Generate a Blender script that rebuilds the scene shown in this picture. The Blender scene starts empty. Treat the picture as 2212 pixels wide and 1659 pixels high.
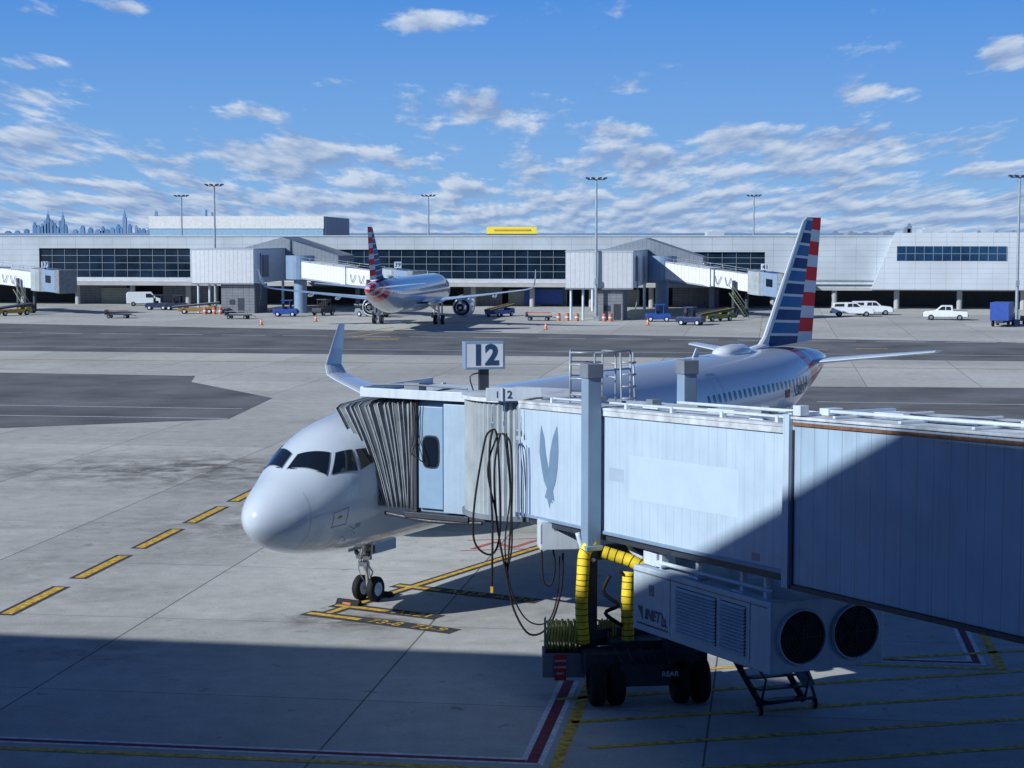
import bpy, math, random, bmesh
from mathutils import Vector, Matrix
random.seed(7)
S=bpy.context.scene; COL=S.collection
# ---------------------------------------------------------------- materials
def sock(bs,names):
    for n in names:
        if n in bs.inputs: return bs.inputs[n]
def mth(nt,op,a,b=None,c=None,clamp=False):
    n=nt.nodes.new('ShaderNodeMath'); n.operation=op; n.use_clamp=clamp
    for i,v in enumerate((a,b,c)):
        if v is None: continue
        if isinstance(v,(int,float)): n.inputs[i].default_value=v
        else: nt.links.new(v,n.inputs[i])
    return n.outputs[0]
def mixc(nt,f,a,b,mode='MIX'):
    n=nt.nodes.new('ShaderNodeMix'); n.data_type='RGBA'; n.blend_type=mode; n.clamp_factor=True
    for i,v in ((0,f),(6,a),(7,b)):
        if isinstance(v,(int,float)): n.inputs[i].default_value=v
        elif isinstance(v,(tuple,list)): n.inputs[i].default_value=(v[0],v[1],v[2],1)
        else: nt.links.new(v,n.inputs[i])
    return n.outputs[2]
def noise(nt,vec,scale,detail=5,rough=.55,dist=0):
    n=nt.nodes.new('ShaderNodeTexNoise'); n.inputs['Scale'].default_value=scale; n.inputs['Detail'].default_value=detail
    n.inputs['Roughness'].default_value=rough; n.inputs['Distortion'].default_value=dist
    nt.links.new(vec,n.inputs['Vector']); return n.outputs['Fac']
def mrange(nt,v,a,b,c,d,smooth=False):
    n=nt.nodes.new('ShaderNodeMapRange'); nt.links.new(v,n.inputs[0])
    if smooth: n.interpolation_type='SMOOTHSTEP'
    for i,x in enumerate((a,b,c,d)): n.inputs[i+1].default_value=x
    return n.outputs[0]
def base(name):
    m=bpy.data.materials.new(name); m.use_nodes=True; nt=m.node_tree
    bs=nt.nodes['Principled BSDF']; tc=nt.nodes.new('ShaderNodeTexCoord')
    return m,nt,bs,tc.outputs['Object']
def linemask(nt,coord,period,width,off=0):
    a=mth(nt,'ADD',coord,off); a=mth(nt,'DIVIDE',a,period); a=mth(nt,'FRACT',a)
    return mth(nt,'LESS_THAN',a,width/period)
def M(name,col,rough=.55,metal=0,var=.15,scale=1.5,bump=0,coat=0,lines=(),spec=None,streak=0):
    m,nt,bs,co=base(name)
    f=noise(nt,co,scale,5,.6); f=mrange(nt,f,.3,.7,1-var,1+var*.5)
    g=nt.nodes.new('ShaderNodeCombineColor')
    for i in range(3): nt.links.new(f,g.inputs[i])
    c=mixc(nt,1.0,col,g.outputs[0],'MULTIPLY')
    if streak:
        mp=nt.nodes.new('ShaderNodeMapping'); mp.inputs['Scale'].default_value=(6,6,.35); nt.links.new(co,mp.inputs[0])
        s=noise(nt,mp.outputs[0],1.2,5,.6); s=mrange(nt,s,.48,.75,0,streak)
        c=mixc(nt,s,c,tuple(x*.55 for x in col))
    if lines:
        sp=nt.nodes.new('ShaderNodeSeparateXYZ'); nt.links.new(co,sp.inputs[0])
        for ax,per,wd,dk in lines:
            k=linemask(nt,sp.outputs[ax],per,wd); k=mth(nt,'MULTIPLY',k,1-dk)
            c=mixc(nt,k,c,(col[0]*.25,col[1]*.25,col[2]*.28))
    nt.links.new(c,bs.inputs['Base Color'])
    r=noise(nt,co,scale*3,3); r=mrange(nt,r,.3,.7,max(.03,rough-.07),min(1,rough+.1)); nt.links.new(r,bs.inputs['Roughness'])
    bs.inputs['Metallic'].default_value=metal
    if spec is not None: sock(bs,['Specular IOR Level']).default_value=spec
    if coat: sock(bs,['Coat Weight']).default_value=coat; bs.inputs['Coat Roughness'].default_value=.08
    return m
# ---------------------------------------------------------------- mesh builder
class B:
    def __init__(s,xf=None): s.v=[];s.f=[];s.m=[];s.s=[];s.c=0;s.xf=xf
    def add(s,vs,fs,sm=False):
        o=len(s.v)
        s.v+=[tuple(s.xf(*p)) if s.xf else tuple(p) for p in vs]
        for f in fs: s.f.append([i+o for i in f]); s.m.append(s.c); s.s.append(sm)
    def box(s,x0,x1,y0,y1,z0,z1):
        s.add([(x0,y0,z0),(x1,y0,z0),(x1,y1,z0),(x0,y1,z0),(x0,y0,z1),(x1,y0,z1),(x1,y1,z1),(x0,y1,z1)],
              [(0,3,2,1),(4,5,6,7),(0,1,5,4),(1,2,6,5),(2,3,7,6),(3,0,4,7)])
    def cbox(s,c,d,rz=0,ry=0):
        R=Matrix.Rotation(rz,3,'Z')@Matrix.Rotation(ry,3,'Y'); c=Vector(c); vs=[]
        for z in(-.5,.5):
            for x,y in((-.5,-.5),(.5,-.5),(.5,.5),(-.5,.5)): vs.append(c+R@Vector((x*d[0],y*d[1],z*d[2])))
        s.add(vs,[(0,3,2,1),(4,5,6,7),(0,1,5,4),(1,2,6,5),(2,3,7,6),(3,0,4,7)])
    def prism(s,poly,y0,y1,ax='y'):
        n=len(poly); P=lambda a,b,h:(a,h,b) if ax=='y' else ((h,a,b) if ax=='x' else (a,b,h))
        s.add([P(a,b,y0) for a,b in poly]+[P(a,b,y1) for a,b in poly],
              [tuple(range(n)),tuple(range(2*n-1,n-1,-1))]+[(i,(i+1)%n,n+(i+1)%n,n+i) for i in range(n)])
    def rev(s,prof,o,axis,n=24,sm=True,zig=0):
        o=Vector(o);a=Vector(axis).normalized();u=a.orthogonal().normalized();w=a.cross(u);vs=[]
        for d,r in prof:
            for i in range(n):
                t=2*math.pi*i/n; rr=r+(zig if i%2 else 0); vs.append(o+a*d+u*(rr*math.cos(t))+w*(rr*math.sin(t)))
        k=len(prof)
        s.add(vs,[(j*n+i,j*n+(i+1)%n,(j+1)*n+(i+1)%n,(j+1)*n+i) for j in range(k-1) for i in range(n)],sm)
    def cyl(s,p0,p1,r,r1=None,n=14,sm=True):
        p0=Vector(p0);p1=Vector(p1);d=p1-p0;L=d.length;r1=r if r1 is None else r1
        if L<1e-6:return
        s.rev([(0,.0005),(0,r),(L,r1),(L,.0005)],p0,d,n,False)
    def tube(s,pts,r,n=7,smooth=4):
        P=[Vector(p) for p in pts]
        if smooth>1 and len(P)>2:
            Q=[]
            for i in range(len(P)-1):
                a=P[max(i-1,0)];b=P[i];c=P[i+1];d=P[min(i+2,len(P)-1)]
                for k in range(smooth):
                    t=k/smooth
                    Q.append(.5*((2*b)+(c-a)*t+(2*a-5*b+4*c-d)*t*t+(3*b-a-3*c+d)*t**3))
            Q.append(P[-1]);P=Q
        vs=[];pu=None
        for i,p in enumerate(P):
            d=(P[min(i+1,len(P)-1)]-P[max(i-1,0)]).normalized()
            u=d.orthogonal().normalized() if pu is None else (pu-d*pu.dot(d)).normalized()
            pu=u;w=d.cross(u)
            for k in range(n):
                t=2*math.pi*k/n; vs.append(p+u*(r*math.cos(t))+w*(r*math.sin(t)))
        L=len(P)
        s.add(vs,[(j*n+i,j*n+(i+1)%n,(j+1)*n+(i+1)%n,(j+1)*n+i) for j in range(L-1) for i in range(n)]
              +[tuple(range(n)),tuple(range((L-1)*n,L*n))],True)
    def make(s,name,mats,parent=None,bevel=0,label=None,loc=None,recalc=True):
        me=bpy.data.meshes.new(name); me.from_pydata(s.v,[],s.f)
        if not isinstance(mats,(list,tuple)): mats=[mats]
        for m in mats: me.materials.append(m)
        for i,p in enumerate(me.polygons): p.material_index=s.m[i]; p.use_smooth=s.s[i]
        if recalc:
            bm=bmesh.new(); bm.from_mesh(me); bmesh.ops.recalc_face_normals(bm,faces=bm.faces); bm.to_mesh(me); bm.free()
        ob=bpy.data.objects.new(name,me); COL.objects.link(ob)
        if parent: ob.parent=parent
        if loc: ob.location=loc
        if bevel:
            md=ob.modifiers.new('b','BEVEL'); md.width=bevel; md.segments=2; md.limit_method='ANGLE'; md.angle_limit=math.radians(40)
        if label: ob["label"]=label
        return ob
def thing(name,loc,rz,label,cat,group=None):
    e=bpy.data.objects.new(name,None); COL.objects.link(e); e.empty_display_size=.3
    e.location=loc; e.rotation_euler=(0,0,rz); e["label"]=label; e["category"]=cat
    if group: e["group"]=group
    return e
def sub(name,parent):
    e=bpy.data.objects.new(name,None); COL.objects.link(e); e.parent=parent; return e
def tag(o,label,cat,group=None,kind=None):
    o["label"]=label
    if kind: o["kind"]=kind
    else: o["category"]=cat
    if group: o["group"]=group
    return o
def copy_thing(src,loc,rz,label=None):
    def rec(o,par):
        c=o.copy(); COL.objects.link(c)
        if par: c.parent=par; c.matrix_parent_inverse=o.matrix_parent_inverse.copy()
        for ch in list(o.children): rec(ch,c)
        return c
    c=rec(src,None); c.location=loc; c.rotation_euler=(0,0,rz)
    if label: c["label"]=label
    return c
def textgeo(t,size,bold=0.0,align='CENTER'):
    cu=bpy.data.curves.new('t','FONT'); cu.body=t; cu.size=size; cu.align_x=align; cu.align_y='CENTER'; cu.offset=bold; cu.resolution_u=3
    ob=bpy.data.objects.new('t',cu); COL.objects.link(ob)
    dg=bpy.context.evaluated_depsgraph_get(); me=bpy.data.meshes.new_from_object(ob.evaluated_get(dg))
    vs=[tuple(v.co) for v in me.vertices]; fs=[tuple(p.vertices) for p in me.polygons]
    bpy.data.objects.remove(ob); bpy.data.meshes.remove(me); return vs,fs
def text_on(b,t,size,o,ux,uz,bold=0.0,align='CENTER'):
    vs,fs=textgeo(t,size,bold,align); o=Vector(o);ux=Vector(ux);uz=Vector(uz)
    b.add([o+ux*v[0]+uz*v[1] for v in vs],fs)
# ---------------------------------------------------------------- palette
white=M('white_paint',(.54,.64,.75),.45,var=.12,streak=.35)
bridge_w=M('bridge_wall_paint',(.42,.56,.71),.42,var=.11,scale=.8,lines=((0,.36,.012,.58),),streak=.25)
bridge_o=M('bridge_outer_paint',(.34,.48,.64),.45,var=.16,scale=.6,lines=((0,.45,.018,.45),),streak=.35)
bridge_g=M('bridge_grey_blue',(.19,.29,.43),.45,var=.12,streak=.2)
cab_m=M('cab_pale_blue_paint',(.22,.36,.53),.42,var=.08,streak=.15)
ribbed=M('ribbed_metal',(.33,.40,.45),.5,var=.2,streak=.3)
roofm=M('bridge_roof',(.54,.62,.70),.6,var=.4,scale=2,streak=.4)
rust=M('rusty_edge',(.20,.10,.055),.8,var=.5,scale=6)
greyd=M('dark_grey_paint',(.030,.040,.060),.5,var=.3,scale=4)
greym=M('mid_grey_paint',(.17,.21,.26),.5,var=.2)
black=M('black_rubber',(.012,.013,.016),.75,var=.3,scale=6,spec=.3)
glass=M('dark_glass',(.008,.014,.026),.05,var=.1,coat=.4)
farglass=M('tinted_window_glass',(.008,.022,.046),.12,var=.7,scale=.25,spec=.35)
yellow=M('yellow_paint',(.72,.45,.03),.5,var=.25,scale=4)
yhose=M('yellow_duct_fabric',(.80,.62,.03),.65,var=.25,scale=5)
ypaint=M('worn_yellow_marking',(.66,.43,.06),.8,var=.7,scale=5)
kpaint=M('worn_black_marking',(.045,.048,.052),.85,var=.6,scale=4)
wpaint=M('worn_white_marking',(.66,.70,.74),.8,var=.4,scale=5)
rpaint=M('worn_red_marking',(.20,.02,.05),.8,var=.5,scale=4)
red=M('red_paint',(.45,.03,.03),.45)
orange=M('orange_plastic',(.75,.17,.03),.5)
blue=M('blue_paint',(.02,.07,.34),.4)
skin_=M('aircraft_paint',(.52,.62,.73),.2,var=.03,scale=.5,coat=.6)
radome=M('radome_paint',(.58,.67,.76),.22,var=.03,scale=.5,coat=.5)
alu=M('bare_metal',(.55,.57,.6),.25,metal=.9,var=.1)
chrome=M('strut_metal',(.6,.62,.64),.3,metal=.6,var=.2)
galv=M('galvanised_steel',(.32,.39,.46),.45,metal=.3,var=.2)
belwm=M('bellows_fabric',(.20,.235,.275),.75,var=.35,scale=3)
belle=M('bellows_rib',(.30,.35,.40),.6,var=.3,scale=3)
logo_m=M('logo_blue_grey',(.14,.23,.37),.5)
navy=M('navy_lettering',(.02,.06,.15),.5)
# ---------------------------------------------------------------- ground
CG,SG=.9898,.1426
def gp(g,n,z=0): return (CG*g+SG*n,-SG*g+CG*n,z)
def ground_mat():
    m,nt,bs,co=base('apron_concrete')
    mp=nt.nodes.new('ShaderNodeMapping'); mp.inputs['Rotation'].default_value=(0,0,math.radians(8.2)); nt.links.new(co,mp.inputs[0])
    sp=nt.nodes.new('ShaderNodeSeparateXYZ'); nt.links.new(mp.outputs[0],sp.inputs[0])
    gx=mth(nt,'DIVIDE',mth(nt,'ADD',sp.outputs[0],9.48),8.15); gy=mth(nt,'DIVIDE',mth(nt,'ADD',sp.outputs[1],-41.0),8.15)
    cb=nt.nodes.new('ShaderNodeCombineXYZ'); nt.links.new(mth(nt,'FLOOR',gx),cb.inputs[0]); nt.links.new(mth(nt,'FLOOR',gy),cb.inputs[1])
    wn=nt.nodes.new('ShaderNodeTexWhiteNoise'); nt.links.new(cb.outputs[0],wn.inputs['Vector'])
    tone=mrange(nt,wn.outputs['Value'],0,1,.88,1.08)
    n1=mrange(nt,noise(nt,co,.06,5,.6),.3,.7,.84,1.10)
    n2=mrange(nt,noise(nt,co,1.3,7,.65),.3,.7,.84,1.10)
    n3=mrange(nt,noise(nt,co,14,3,.7),.3,.7,.84,1.10)
    t=mth(nt,'MULTIPLY',mth(nt,'MULTIPLY',tone,n1),mth(nt,'MULTIPLY',n2,n3))
    g=nt.nodes.new('ShaderNodeCombineColor')
    for i in range(3): nt.links.new(t,g.inputs[i])
    c=mixc(nt,1.0,(.45,.475,.465),g.outputs[0],'MULTIPLY')
    mp2=nt.nodes.new('ShaderNodeMapping'); mp2.inputs['Rotation'].default_value=(0,0,math.radians(75)); mp2.inputs['Scale'].default_value=(.16,.5,1); nt.links.new(co,mp2.inputs[0])
    st=mrange(nt,noise(nt,mp2.outputs[0],.5,7,.72,.8),.55,.72,0,.45); c=mixc(nt,st,c,(.17,.17,.165))
    mp3=nt.nodes.new('ShaderNodeMapping'); mp3.inputs['Location'].default_value=(5,9,0); nt.links.new(co,mp3.inputs[0])
    st3=mrange(nt,noise(nt,mp3.outputs[0],.35,6,.75,.3),.59,.72,0,.45); c=mixc(nt,st3,c,(.14,.14,.14))
    sp2=mrange(nt,noise(nt,co,1.9,3,.6,.5),.66,.74,0,.65); c=mixc(nt,sp2,c,(.12,.12,.12))
    sx=nt.nodes.new('ShaderNodeSeparateXYZ'); nt.links.new(co,sx.inputs[0])
    on=noise(nt,co,.6,7,.7,.5)
    def oil(cx,cy,rx,ry,k,c):
        dx=mth(nt,'DIVIDE',mth(nt,'ADD',sx.outputs[0],-cx),rx); dy=mth(nt,'DIVIDE',mth(nt,'ADD',sx.outputs[1],-cy),ry)
        rr=mth(nt,'EXPONENT',mth(nt,'MULTIPLY',mth(nt,'ADD',mth(nt,'MULTIPLY',dx,dx),mth(nt,'MULTIPLY',dy,dy)),-1))
        rr=mth(nt,'MULTIPLY',rr,mrange(nt,on,.38,.6,0,k)); return mixc(nt,rr,c,(.09,.085,.08))
    c=oil(-14,84,11,6,1.0,c); c=oil(-9,68,6,5,.7,c); c=oil(-4.4,50.8,2.4,1.3,1.0,c); c=oil(-18,58,6,6,.4,c); c=oil(-11,47,3,2,.5,c); c=oil(3,52,3,2,.6,c)
    jx=mth(nt,'LESS_THAN',mth(nt,'FRACT',gx),.006); jy=mth(nt,'LESS_THAN',mth(nt,'FRACT',gy),.004)
    j=mth(nt,'MAXIMUM',jx,jy); j=mth(nt,'MULTIPLY',j,.8); c=mixc(nt,j,c,(.04,.04,.04))
    nt.links.new(c,bs.inputs['Base Color']); bs.inputs['Roughness'].default_value=.85
    bn=nt.nodes.new('ShaderNodeBump'); bn.inputs['Strength'].default_value=.25; bn.inputs['Distance'].default_value=.01
    nt.links.new(noise(nt,co,20,3,.7),bn.inputs['Height']); nt.links.new(bn.outputs[0],bs.inputs['Normal'])
    return m
gm=ground_mat()
b=B(); b.add([(-14000,-600,0),(14000,-600,0),(14000,14000,0),(-14000,14000,0)],[(0,1,2,3)])
tag(b.make('ground',gm,recalc=False),'pale concrete airport apron with slab joints and oil stains','',kind='structure')
asph=M('worn_asphalt',(.125,.14,.155),.85,var=.5,scale=.15)
def sheet(name,polys,z,mat,label,kind='structure'):
    b=B()
    for p in polys: b.add([(q[0],q[1],z) for q in p],[tuple(range(len(p)))])
    o=b.make(name,mat,recalc=False); tag(o,label,'',kind=kind); return o
sheet('taxiway',[[(-200,193),(-48,170),(44,156),(150,140),(150,149),(52,182.6),(-63,222),(-200,269)]],.012,asph,'dark asphalt taxi lane crossing the concrete apron')
sheet('asphalt_patch',[[(-75,110),(-28.9,102),(-16.9,107),(-16.1,120.8),(-23.9,134),(-24.6,139.7),(-40.6,143),(-75,148)]],.010,asph,'irregular dark asphalt repair on the apron')
sheet('asphalt_patch',[[(14.5,107),(29.7,104.6),(90,96),(90,121),(36.5,128.8),(20.3,130)]],.010,asph,'dark asphalt strip behind the parked airliner')
def strip(p0,p1,w):
    a=Vector(p0);c=Vector(p1);d=(c-a).normalized();n=Vector((-d.y,d.x))*w/2
    return [(a-n)[:],(c-n)[:],(c+n)[:],(a+n)[:]]
def dashes(p0,p1,w,L,G):
    a=Vector(p0);c=Vector(p1);d=(c-a).normalized();T=(c-a).length;o=[];t=0
    while t<T:
        o.append(strip(a+d*t,a+d*min(t+L,T),w)); t+=L+G
    return o
sheet('taxiway_marking',dashes((-80,205),(120,170),.35,5,2)+[strip((-80,181),(120,152),.25)],.022,wpaint,'worn white edge lines on the taxi lane')
sheet('taxiway_marking',[strip((-70,162),(100,138.5),.2),strip((-17,192),(-9,222),.3),strip((-19,196),(-14,213),.25)]+[strip((-15.5,188+i*1.6),(-11.8,187.4+i*1.6),.5) for i in range(2)]+[strip((24,172),(30,171),.6),strip((33,173),(36,172.6),.6)],.024,ypaint,'worn yellow centre lines on the taxi lane')
sheet('road_marking',[strip((-45,117.5),(-17,113.2),.18),strip((-45,111),(-17,107.2),.18),strip((20,118),(60,112),.2)],.016,wpaint,'thin white service road lines on dark asphalt')
sheet('road_marking',[strip((22,113.5),(50,110),.2)],.018,rpaint,'thin red line on dark asphalt')
for k in range(-1,6):
    n0=49.0+5.6*k; g=-21.9
    sheet('dashed_line_marking',[[gp(g-.3,n0-.12),gp(g+.3,n0-.12),gp(g+.3,n0+4.2),gp(g-.3,n0+4.2)]],.004,kpaint,'black edging of a yellow dash on the concrete')
    sheet('dashed_line_marking',[[gp(g-.16,n0+.05),gp(g+.16,n0+.05),gp(g+.16,n0+4.05),gp(g-.16,n0+4.05)]],.008,ypaint,'yellow dash painted on the concrete')
def gr(g0,g1,n0,n1): return [gp(g0,n0),gp(g1,n0),gp(g1,n1),gp(g0,n1)]
sheet('boundary_marking',[gr(-90,-4.72,36.42,36.54),gr(-90,-4.72,36.74,36.86),gr(-5.1,-4.98,36.86,43.6),gr(-4.72,-4.6,36.42,43.6),
  gr(5.1,5.22,47.1,62),gr(5.42,5.54,46.7,62),gr(.5,5.42,46.7,46.82),gr(.5,5.1,47.02,47.14)],.005,wpaint,'white edges of a red and white safety line')
sheet('boundary_marking',[gr(-90,-4.98,36.55,36.73),gr(-4.97,-4.73,36.55,43.6),gr(5.23,5.41,46.83,62),gr(.5,5.22,46.83,47.01)],.006,rpaint,'dark red core of a red and white safety line')
yl=[gr(-90,-4.2,35.9,36.12),gr(-4.46,-4.2,36.12,44),gr(5.75,5.99,46.2,62),gr(.5,5.75,46.2,46.42)]
for k in range(-4,5):
    x0,y0=1.35-.3*k,40.0+2.1*k
    if y0>42.5: x0=2.5
    if y0>46: x0=13.2
    yl.append(strip((x0,y0+.228/.974*(x0-1.35)),(26,y0+.228/.974*(26-1.35)),.21))
for k in range(8): yl.append(strip((-14+3*k,35.0-.4*k),(-11+3*k,36.6-.4*k),.2))
sheet('hatched_marking',yl,.009,ypaint,'yellow hatched keep clear area under the jet bridge')
HX,HY=.492,.870
def bar(x,y,L,txts,ylen):
    u=Vector((HY,-HX,0));w=Vector((HX,HY,0));o=Vector((x,y,0))
    def rc(a0,a1,b0,b1): return [(o+u*a0+w*b0)[:2],(o+u*a1+w*b0)[:2],(o+u*a1+w*b1)[:2],(o+u*a0+w*b1)[:2]]
    sheet('stop_bar_marking',[rc(0,L,-.34,.34)],.005,kpaint,'black backing of a painted aircraft stop bar')
    sheet('stop_bar_marking',[rc(.1,ylen,-.13,.13)],.010,ypaint,'yellow aircraft stop bar on black backing')
    b=B()
    text_on(b,txts,.62,o+u*((ylen+L)/2)+Vector((0,0,.012)),u,w,.004)
    tag(b.make('stop_bar_lettering',ypaint,recalc=False),'yellow lettering '+txts+' beside the stop bar','',kind='structure')
bar(-6.0,51.85,5.1,'73-8  73-9',1.9)
bar(-5.3,53.0,3.7,'A321',1.9)
bar(-3.7,56.0,5.2,'A319  A320',1.7)
sheet('lead_in_marking',[strip((-5.35,51.8),(-5.35+HX*40,51.8+HY*40),.5)],.0045,kpaint,'black edging of the aircraft lead in line')
sheet('lead_in_marking',[strip((-5.35,51.8),(-5.35+HX*40,51.8+HY*40),.2)],.011,ypaint,'yellow lead in line under the airliner')
sheet('worn_red_marking',[strip((-1.4+i*.75,62.5+.2*i+(i%2)*1.3),(-.7+i*.75,63.8+.2*i-(i%2)*1.3),.22) for i in range(5)]+[strip((-1.8,62.2),(3.4,63.0),.12),strip((-1.6,64.3),(3.4,65.1),.12)],.0062,M('faded_red_marking',(.42,.12,.12),.8,var=.5,scale=3),'faded red zigzag marking on the concrete')
# ---------------------------------------------------------------- airliner
def pchip(xs,ys):
    n=len(xs);h=[xs[i+1]-xs[i] for i in range(n-1)];d=[(ys[i+1]-ys[i])/h[i] for i in range(n-1)]
    m=[d[0]]+[0 if d[i-1]*d[i]<=0 else 2*d[i-1]*d[i]/(d[i-1]+d[i]) for i in range(1,n-1)]+[d[-1]]
    def f(x):
        x=min(max(x,xs[0]),xs[-1]);i=0
        while i<n-2 and x>xs[i+1]: i+=1
        t=(x-xs[i])/h[i]
        return (2*t**3-3*t*t+1)*ys[i]+(t**3-2*t*t+t)*h[i]*m[i]+(-2*t**3+3*t*t)*ys[i+1]+(t**3-t*t)*h[i]*m[i+1]
    return f
T0=.58
ST=[(-.58,3.16,3.14,.01),(-.55,3.35,2.97,.19),(-.47,3.50,2.83,.35),(-.30,3.69,2.65,.55),(-.02,3.90,2.45,.78),(.32,4.11,2.28,.99),(.65,4.29,2.17,1.14),(.95,4.47,2.09,1.26),
 (1.3,4.72,2.02,1.38),(1.7,4.98,1.96,1.50),(2.1,5.21,1.91,1.60),(2.6,5.44,1.86,1.70),(3.2,5.62,1.82,1.79),(4.0,5.76,1.79,1.87),(5.2,5.87,1.78,1.95),(6.5,5.92,1.78,1.975),
 (12,5.92,1.78,1.975),(31,5.92,1.78,1.975),(33,5.92,1.86,1.965),(35,5.91,2.15,1.90),(37,5.88,2.6,1.75),(39,5.82,3.12,1.48),(41,5.70,3.66,1.12),(43,5.5,4.25,.68),(44.5,5.22,4.68,.28)]
us=[math.sqrt(s[0]+T0) for s in ST]; fT=pchip(us,[s[1] for s in ST]); fB=pchip(us,[s[2] for s in ST]); fW=pchip(us,[s[3] for s in ST])
def sec(t): u=math.sqrt(max(t+T0,0)); return fT(u),fB(u),fW(u)
def SP(t,th,off=0):
    T,Bo,W=sec(t); zc=(T+Bo)/2; rz=(T-Bo)/2
    return (t,-(W+off)*math.sin(th),zc+(rz+off)*math.cos(th))
def th_z(t,z):
    T,Bo,W=sec(t); return math.acos(max(-1,min(1,(z-(T+Bo)/2)/((T-Bo)/2))))
def patch(b,c,n=8,off=.012,side=1):
    vs=[]
    for i in range(n+1):
        for j in range(n+1):
            u=i/n;v=j/n
            t=(c[0][0]*(1-u)+c[1][0]*u)*(1-v)+(c[3][0]*(1-u)+c[2][0]*u)*v
            h=(c[0][1]*(1-u)+c[1][1]*u)*(1-v)+(c[3][1]*(1-u)+c[2][1]*u)*v
            p=SP(t,math.radians(h),off); vs.append((p[0]-off*.6,p[1]*side,p[2]))
    b.add(vs,[(i*(n+1)+j,(i+1)*(n+1)+j,(i+1)*(n+1)+j+1,i*(n+1)+j+1) for i in range(n) for j in range(n)],True)
def livery(name,fin):
    m,nt,bs,co=base(name)
    sp=nt.nodes.new('ShaderNodeSeparateXYZ'); nt.links.new(co,sp.inputs[0]); t,z=sp.outputs[0],sp.outputs[2]
    W=(.52,.62,.73);R=(.62,.003,.02);BL=(.004,.05,.19)
    s=mth(nt,'DIVIDE',mth(nt,'ADD',mth(nt,'MULTIPLY',t,.05),z),1.22 if fin else 1.1)
    fr=mth(nt,'FRACT',mth(nt,'ADD',s,.05)); rb=mth(nt,'LESS_THAN',fr,.54)
    fb=mth(nt,'FRACT',mth(nt,'MULTIPLY_ADD',s,2.0,.25)); bb=mth(nt,'LESS_THAN',fb,.80)
    lb=mth(nt,'LESS_THAN',mth(nt,'FRACT',mth(nt,'MULTIPLY_ADD',s,1.0,.12)),.5)
    bl2=mixc(nt,lb,BL,(.015,.135,.36))
    redc=mixc(nt,rb,W,R); bluec=mixc(nt,bb,W,bl2)
    if fin:
        side=mth(nt,'GREATER_THAN',mth(nt,'SUBTRACT',t,mth(nt,'MULTIPLY_ADD',z,.36,38.7)),0)
        c=mixc(nt,side,bluec,redc)
        le=mth(nt,'LESS_THAN',mth(nt,'SUBTRACT',t,mth(nt,'MULTIPLY_ADD',z,.905,31.62)),0); c=mixc(nt,le,c,W)
    else:
        k=mth(nt,'SUBTRACT',t,mth(nt,'MULTIPLY_ADD',z,-.75,42.6))
        msk=mth(nt,'GREATER_THAN',k,0)
        s2=mth(nt,'FRACT',mth(nt,'DIVIDE',mth(nt,'ADD',mth(nt,'MULTIPLY',t,.55),z),1.15)); r2=mth(nt,'LESS_THAN',s2,.58)
        r3=mth(nt,'MAXIMUM',r2,mth(nt,'LESS_THAN',k,1.3)); cc=mixc(nt,r3,W,R)
        c=mixc(nt,msk,(.50,.60,.72),cc)
    nt.links.new(c,bs.inputs['Base Color']); bs.inputs['Roughness'].default_value=.55 if fin else .2
    sock(bs,['Coat Weight']).default_value=0 if fin else .6; bs.inputs['Coat Roughness'].default_value=.06
    if fin: sock(bs,['Specular IOR Level']).default_value=.1
    return m
liv_f=livery('fuselage_livery',False); liv_t=livery('fin_livery',True)
AF=[(1,0),(.8,.025),(.5,.055),(.25,.062),(.1,.046),(.02,.022),(0,0),(.02,-.016),(.1,-.03),(.25,-.04),(.5,-.035),(.8,-.012)]
def loft(b,secs,k=1.0):
    vs=[]
    for (x,y,z),c,nv in secs:
        nv=Vector(nv)
        for a,h in AF: vs.append(Vector((x+a*c,y,z))+nv*(h*c*k))
    n=len(AF);L=len(secs)
    b.add(vs,[(j*n+i,j*n+(i+1)%n,(j+1)*n+(i+1)%n,(j+1)*n+i) for j in range(L-1) for i in range(n)]+[tuple(range(n)),tuple(range((L-1)*n,L*n))],False)
def wheel_on(parent,c,r,w,axis,hub=white,name='wheel',sub=True):
    b=B(); b.rev([(-w/2,r*.55),(-w/2,r*.88),(-w*.32,r),(w*.32,r),(w/2,r*.88),(w/2,r*.55)],c,axis,24)
    if sub:
        o=B(); o.rev([(-w*.44,.001),(-w*.44,r*.2),(-w*.36,r*.25),(-w*.40,r*.5),(-w/2.02,r*.57)],c,axis,20); o.rev([(w*.44,.001),(w*.44,r*.2),(w*.36,r*.25),(w*.40,r*.5),(w/2.02,r*.57)],c,axis,20)
        e=bpy.data.objects.new(name,None); COL.objects.link(e); e.parent=parent
        b.make('tyre',black,e); o.make('rim',hub,e); return e
    b.c=1; b.rev([(-w*.45,.001),(-w*.45,r*.56)],c,axis,16); b.rev([(w*.45,.001),(w*.45,r*.56)],c,axis,16)
    return b.make(name,[black,hub],parent)
winframe=M('window_surround',(.26,.31,.37),.4,var=.1)
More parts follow.
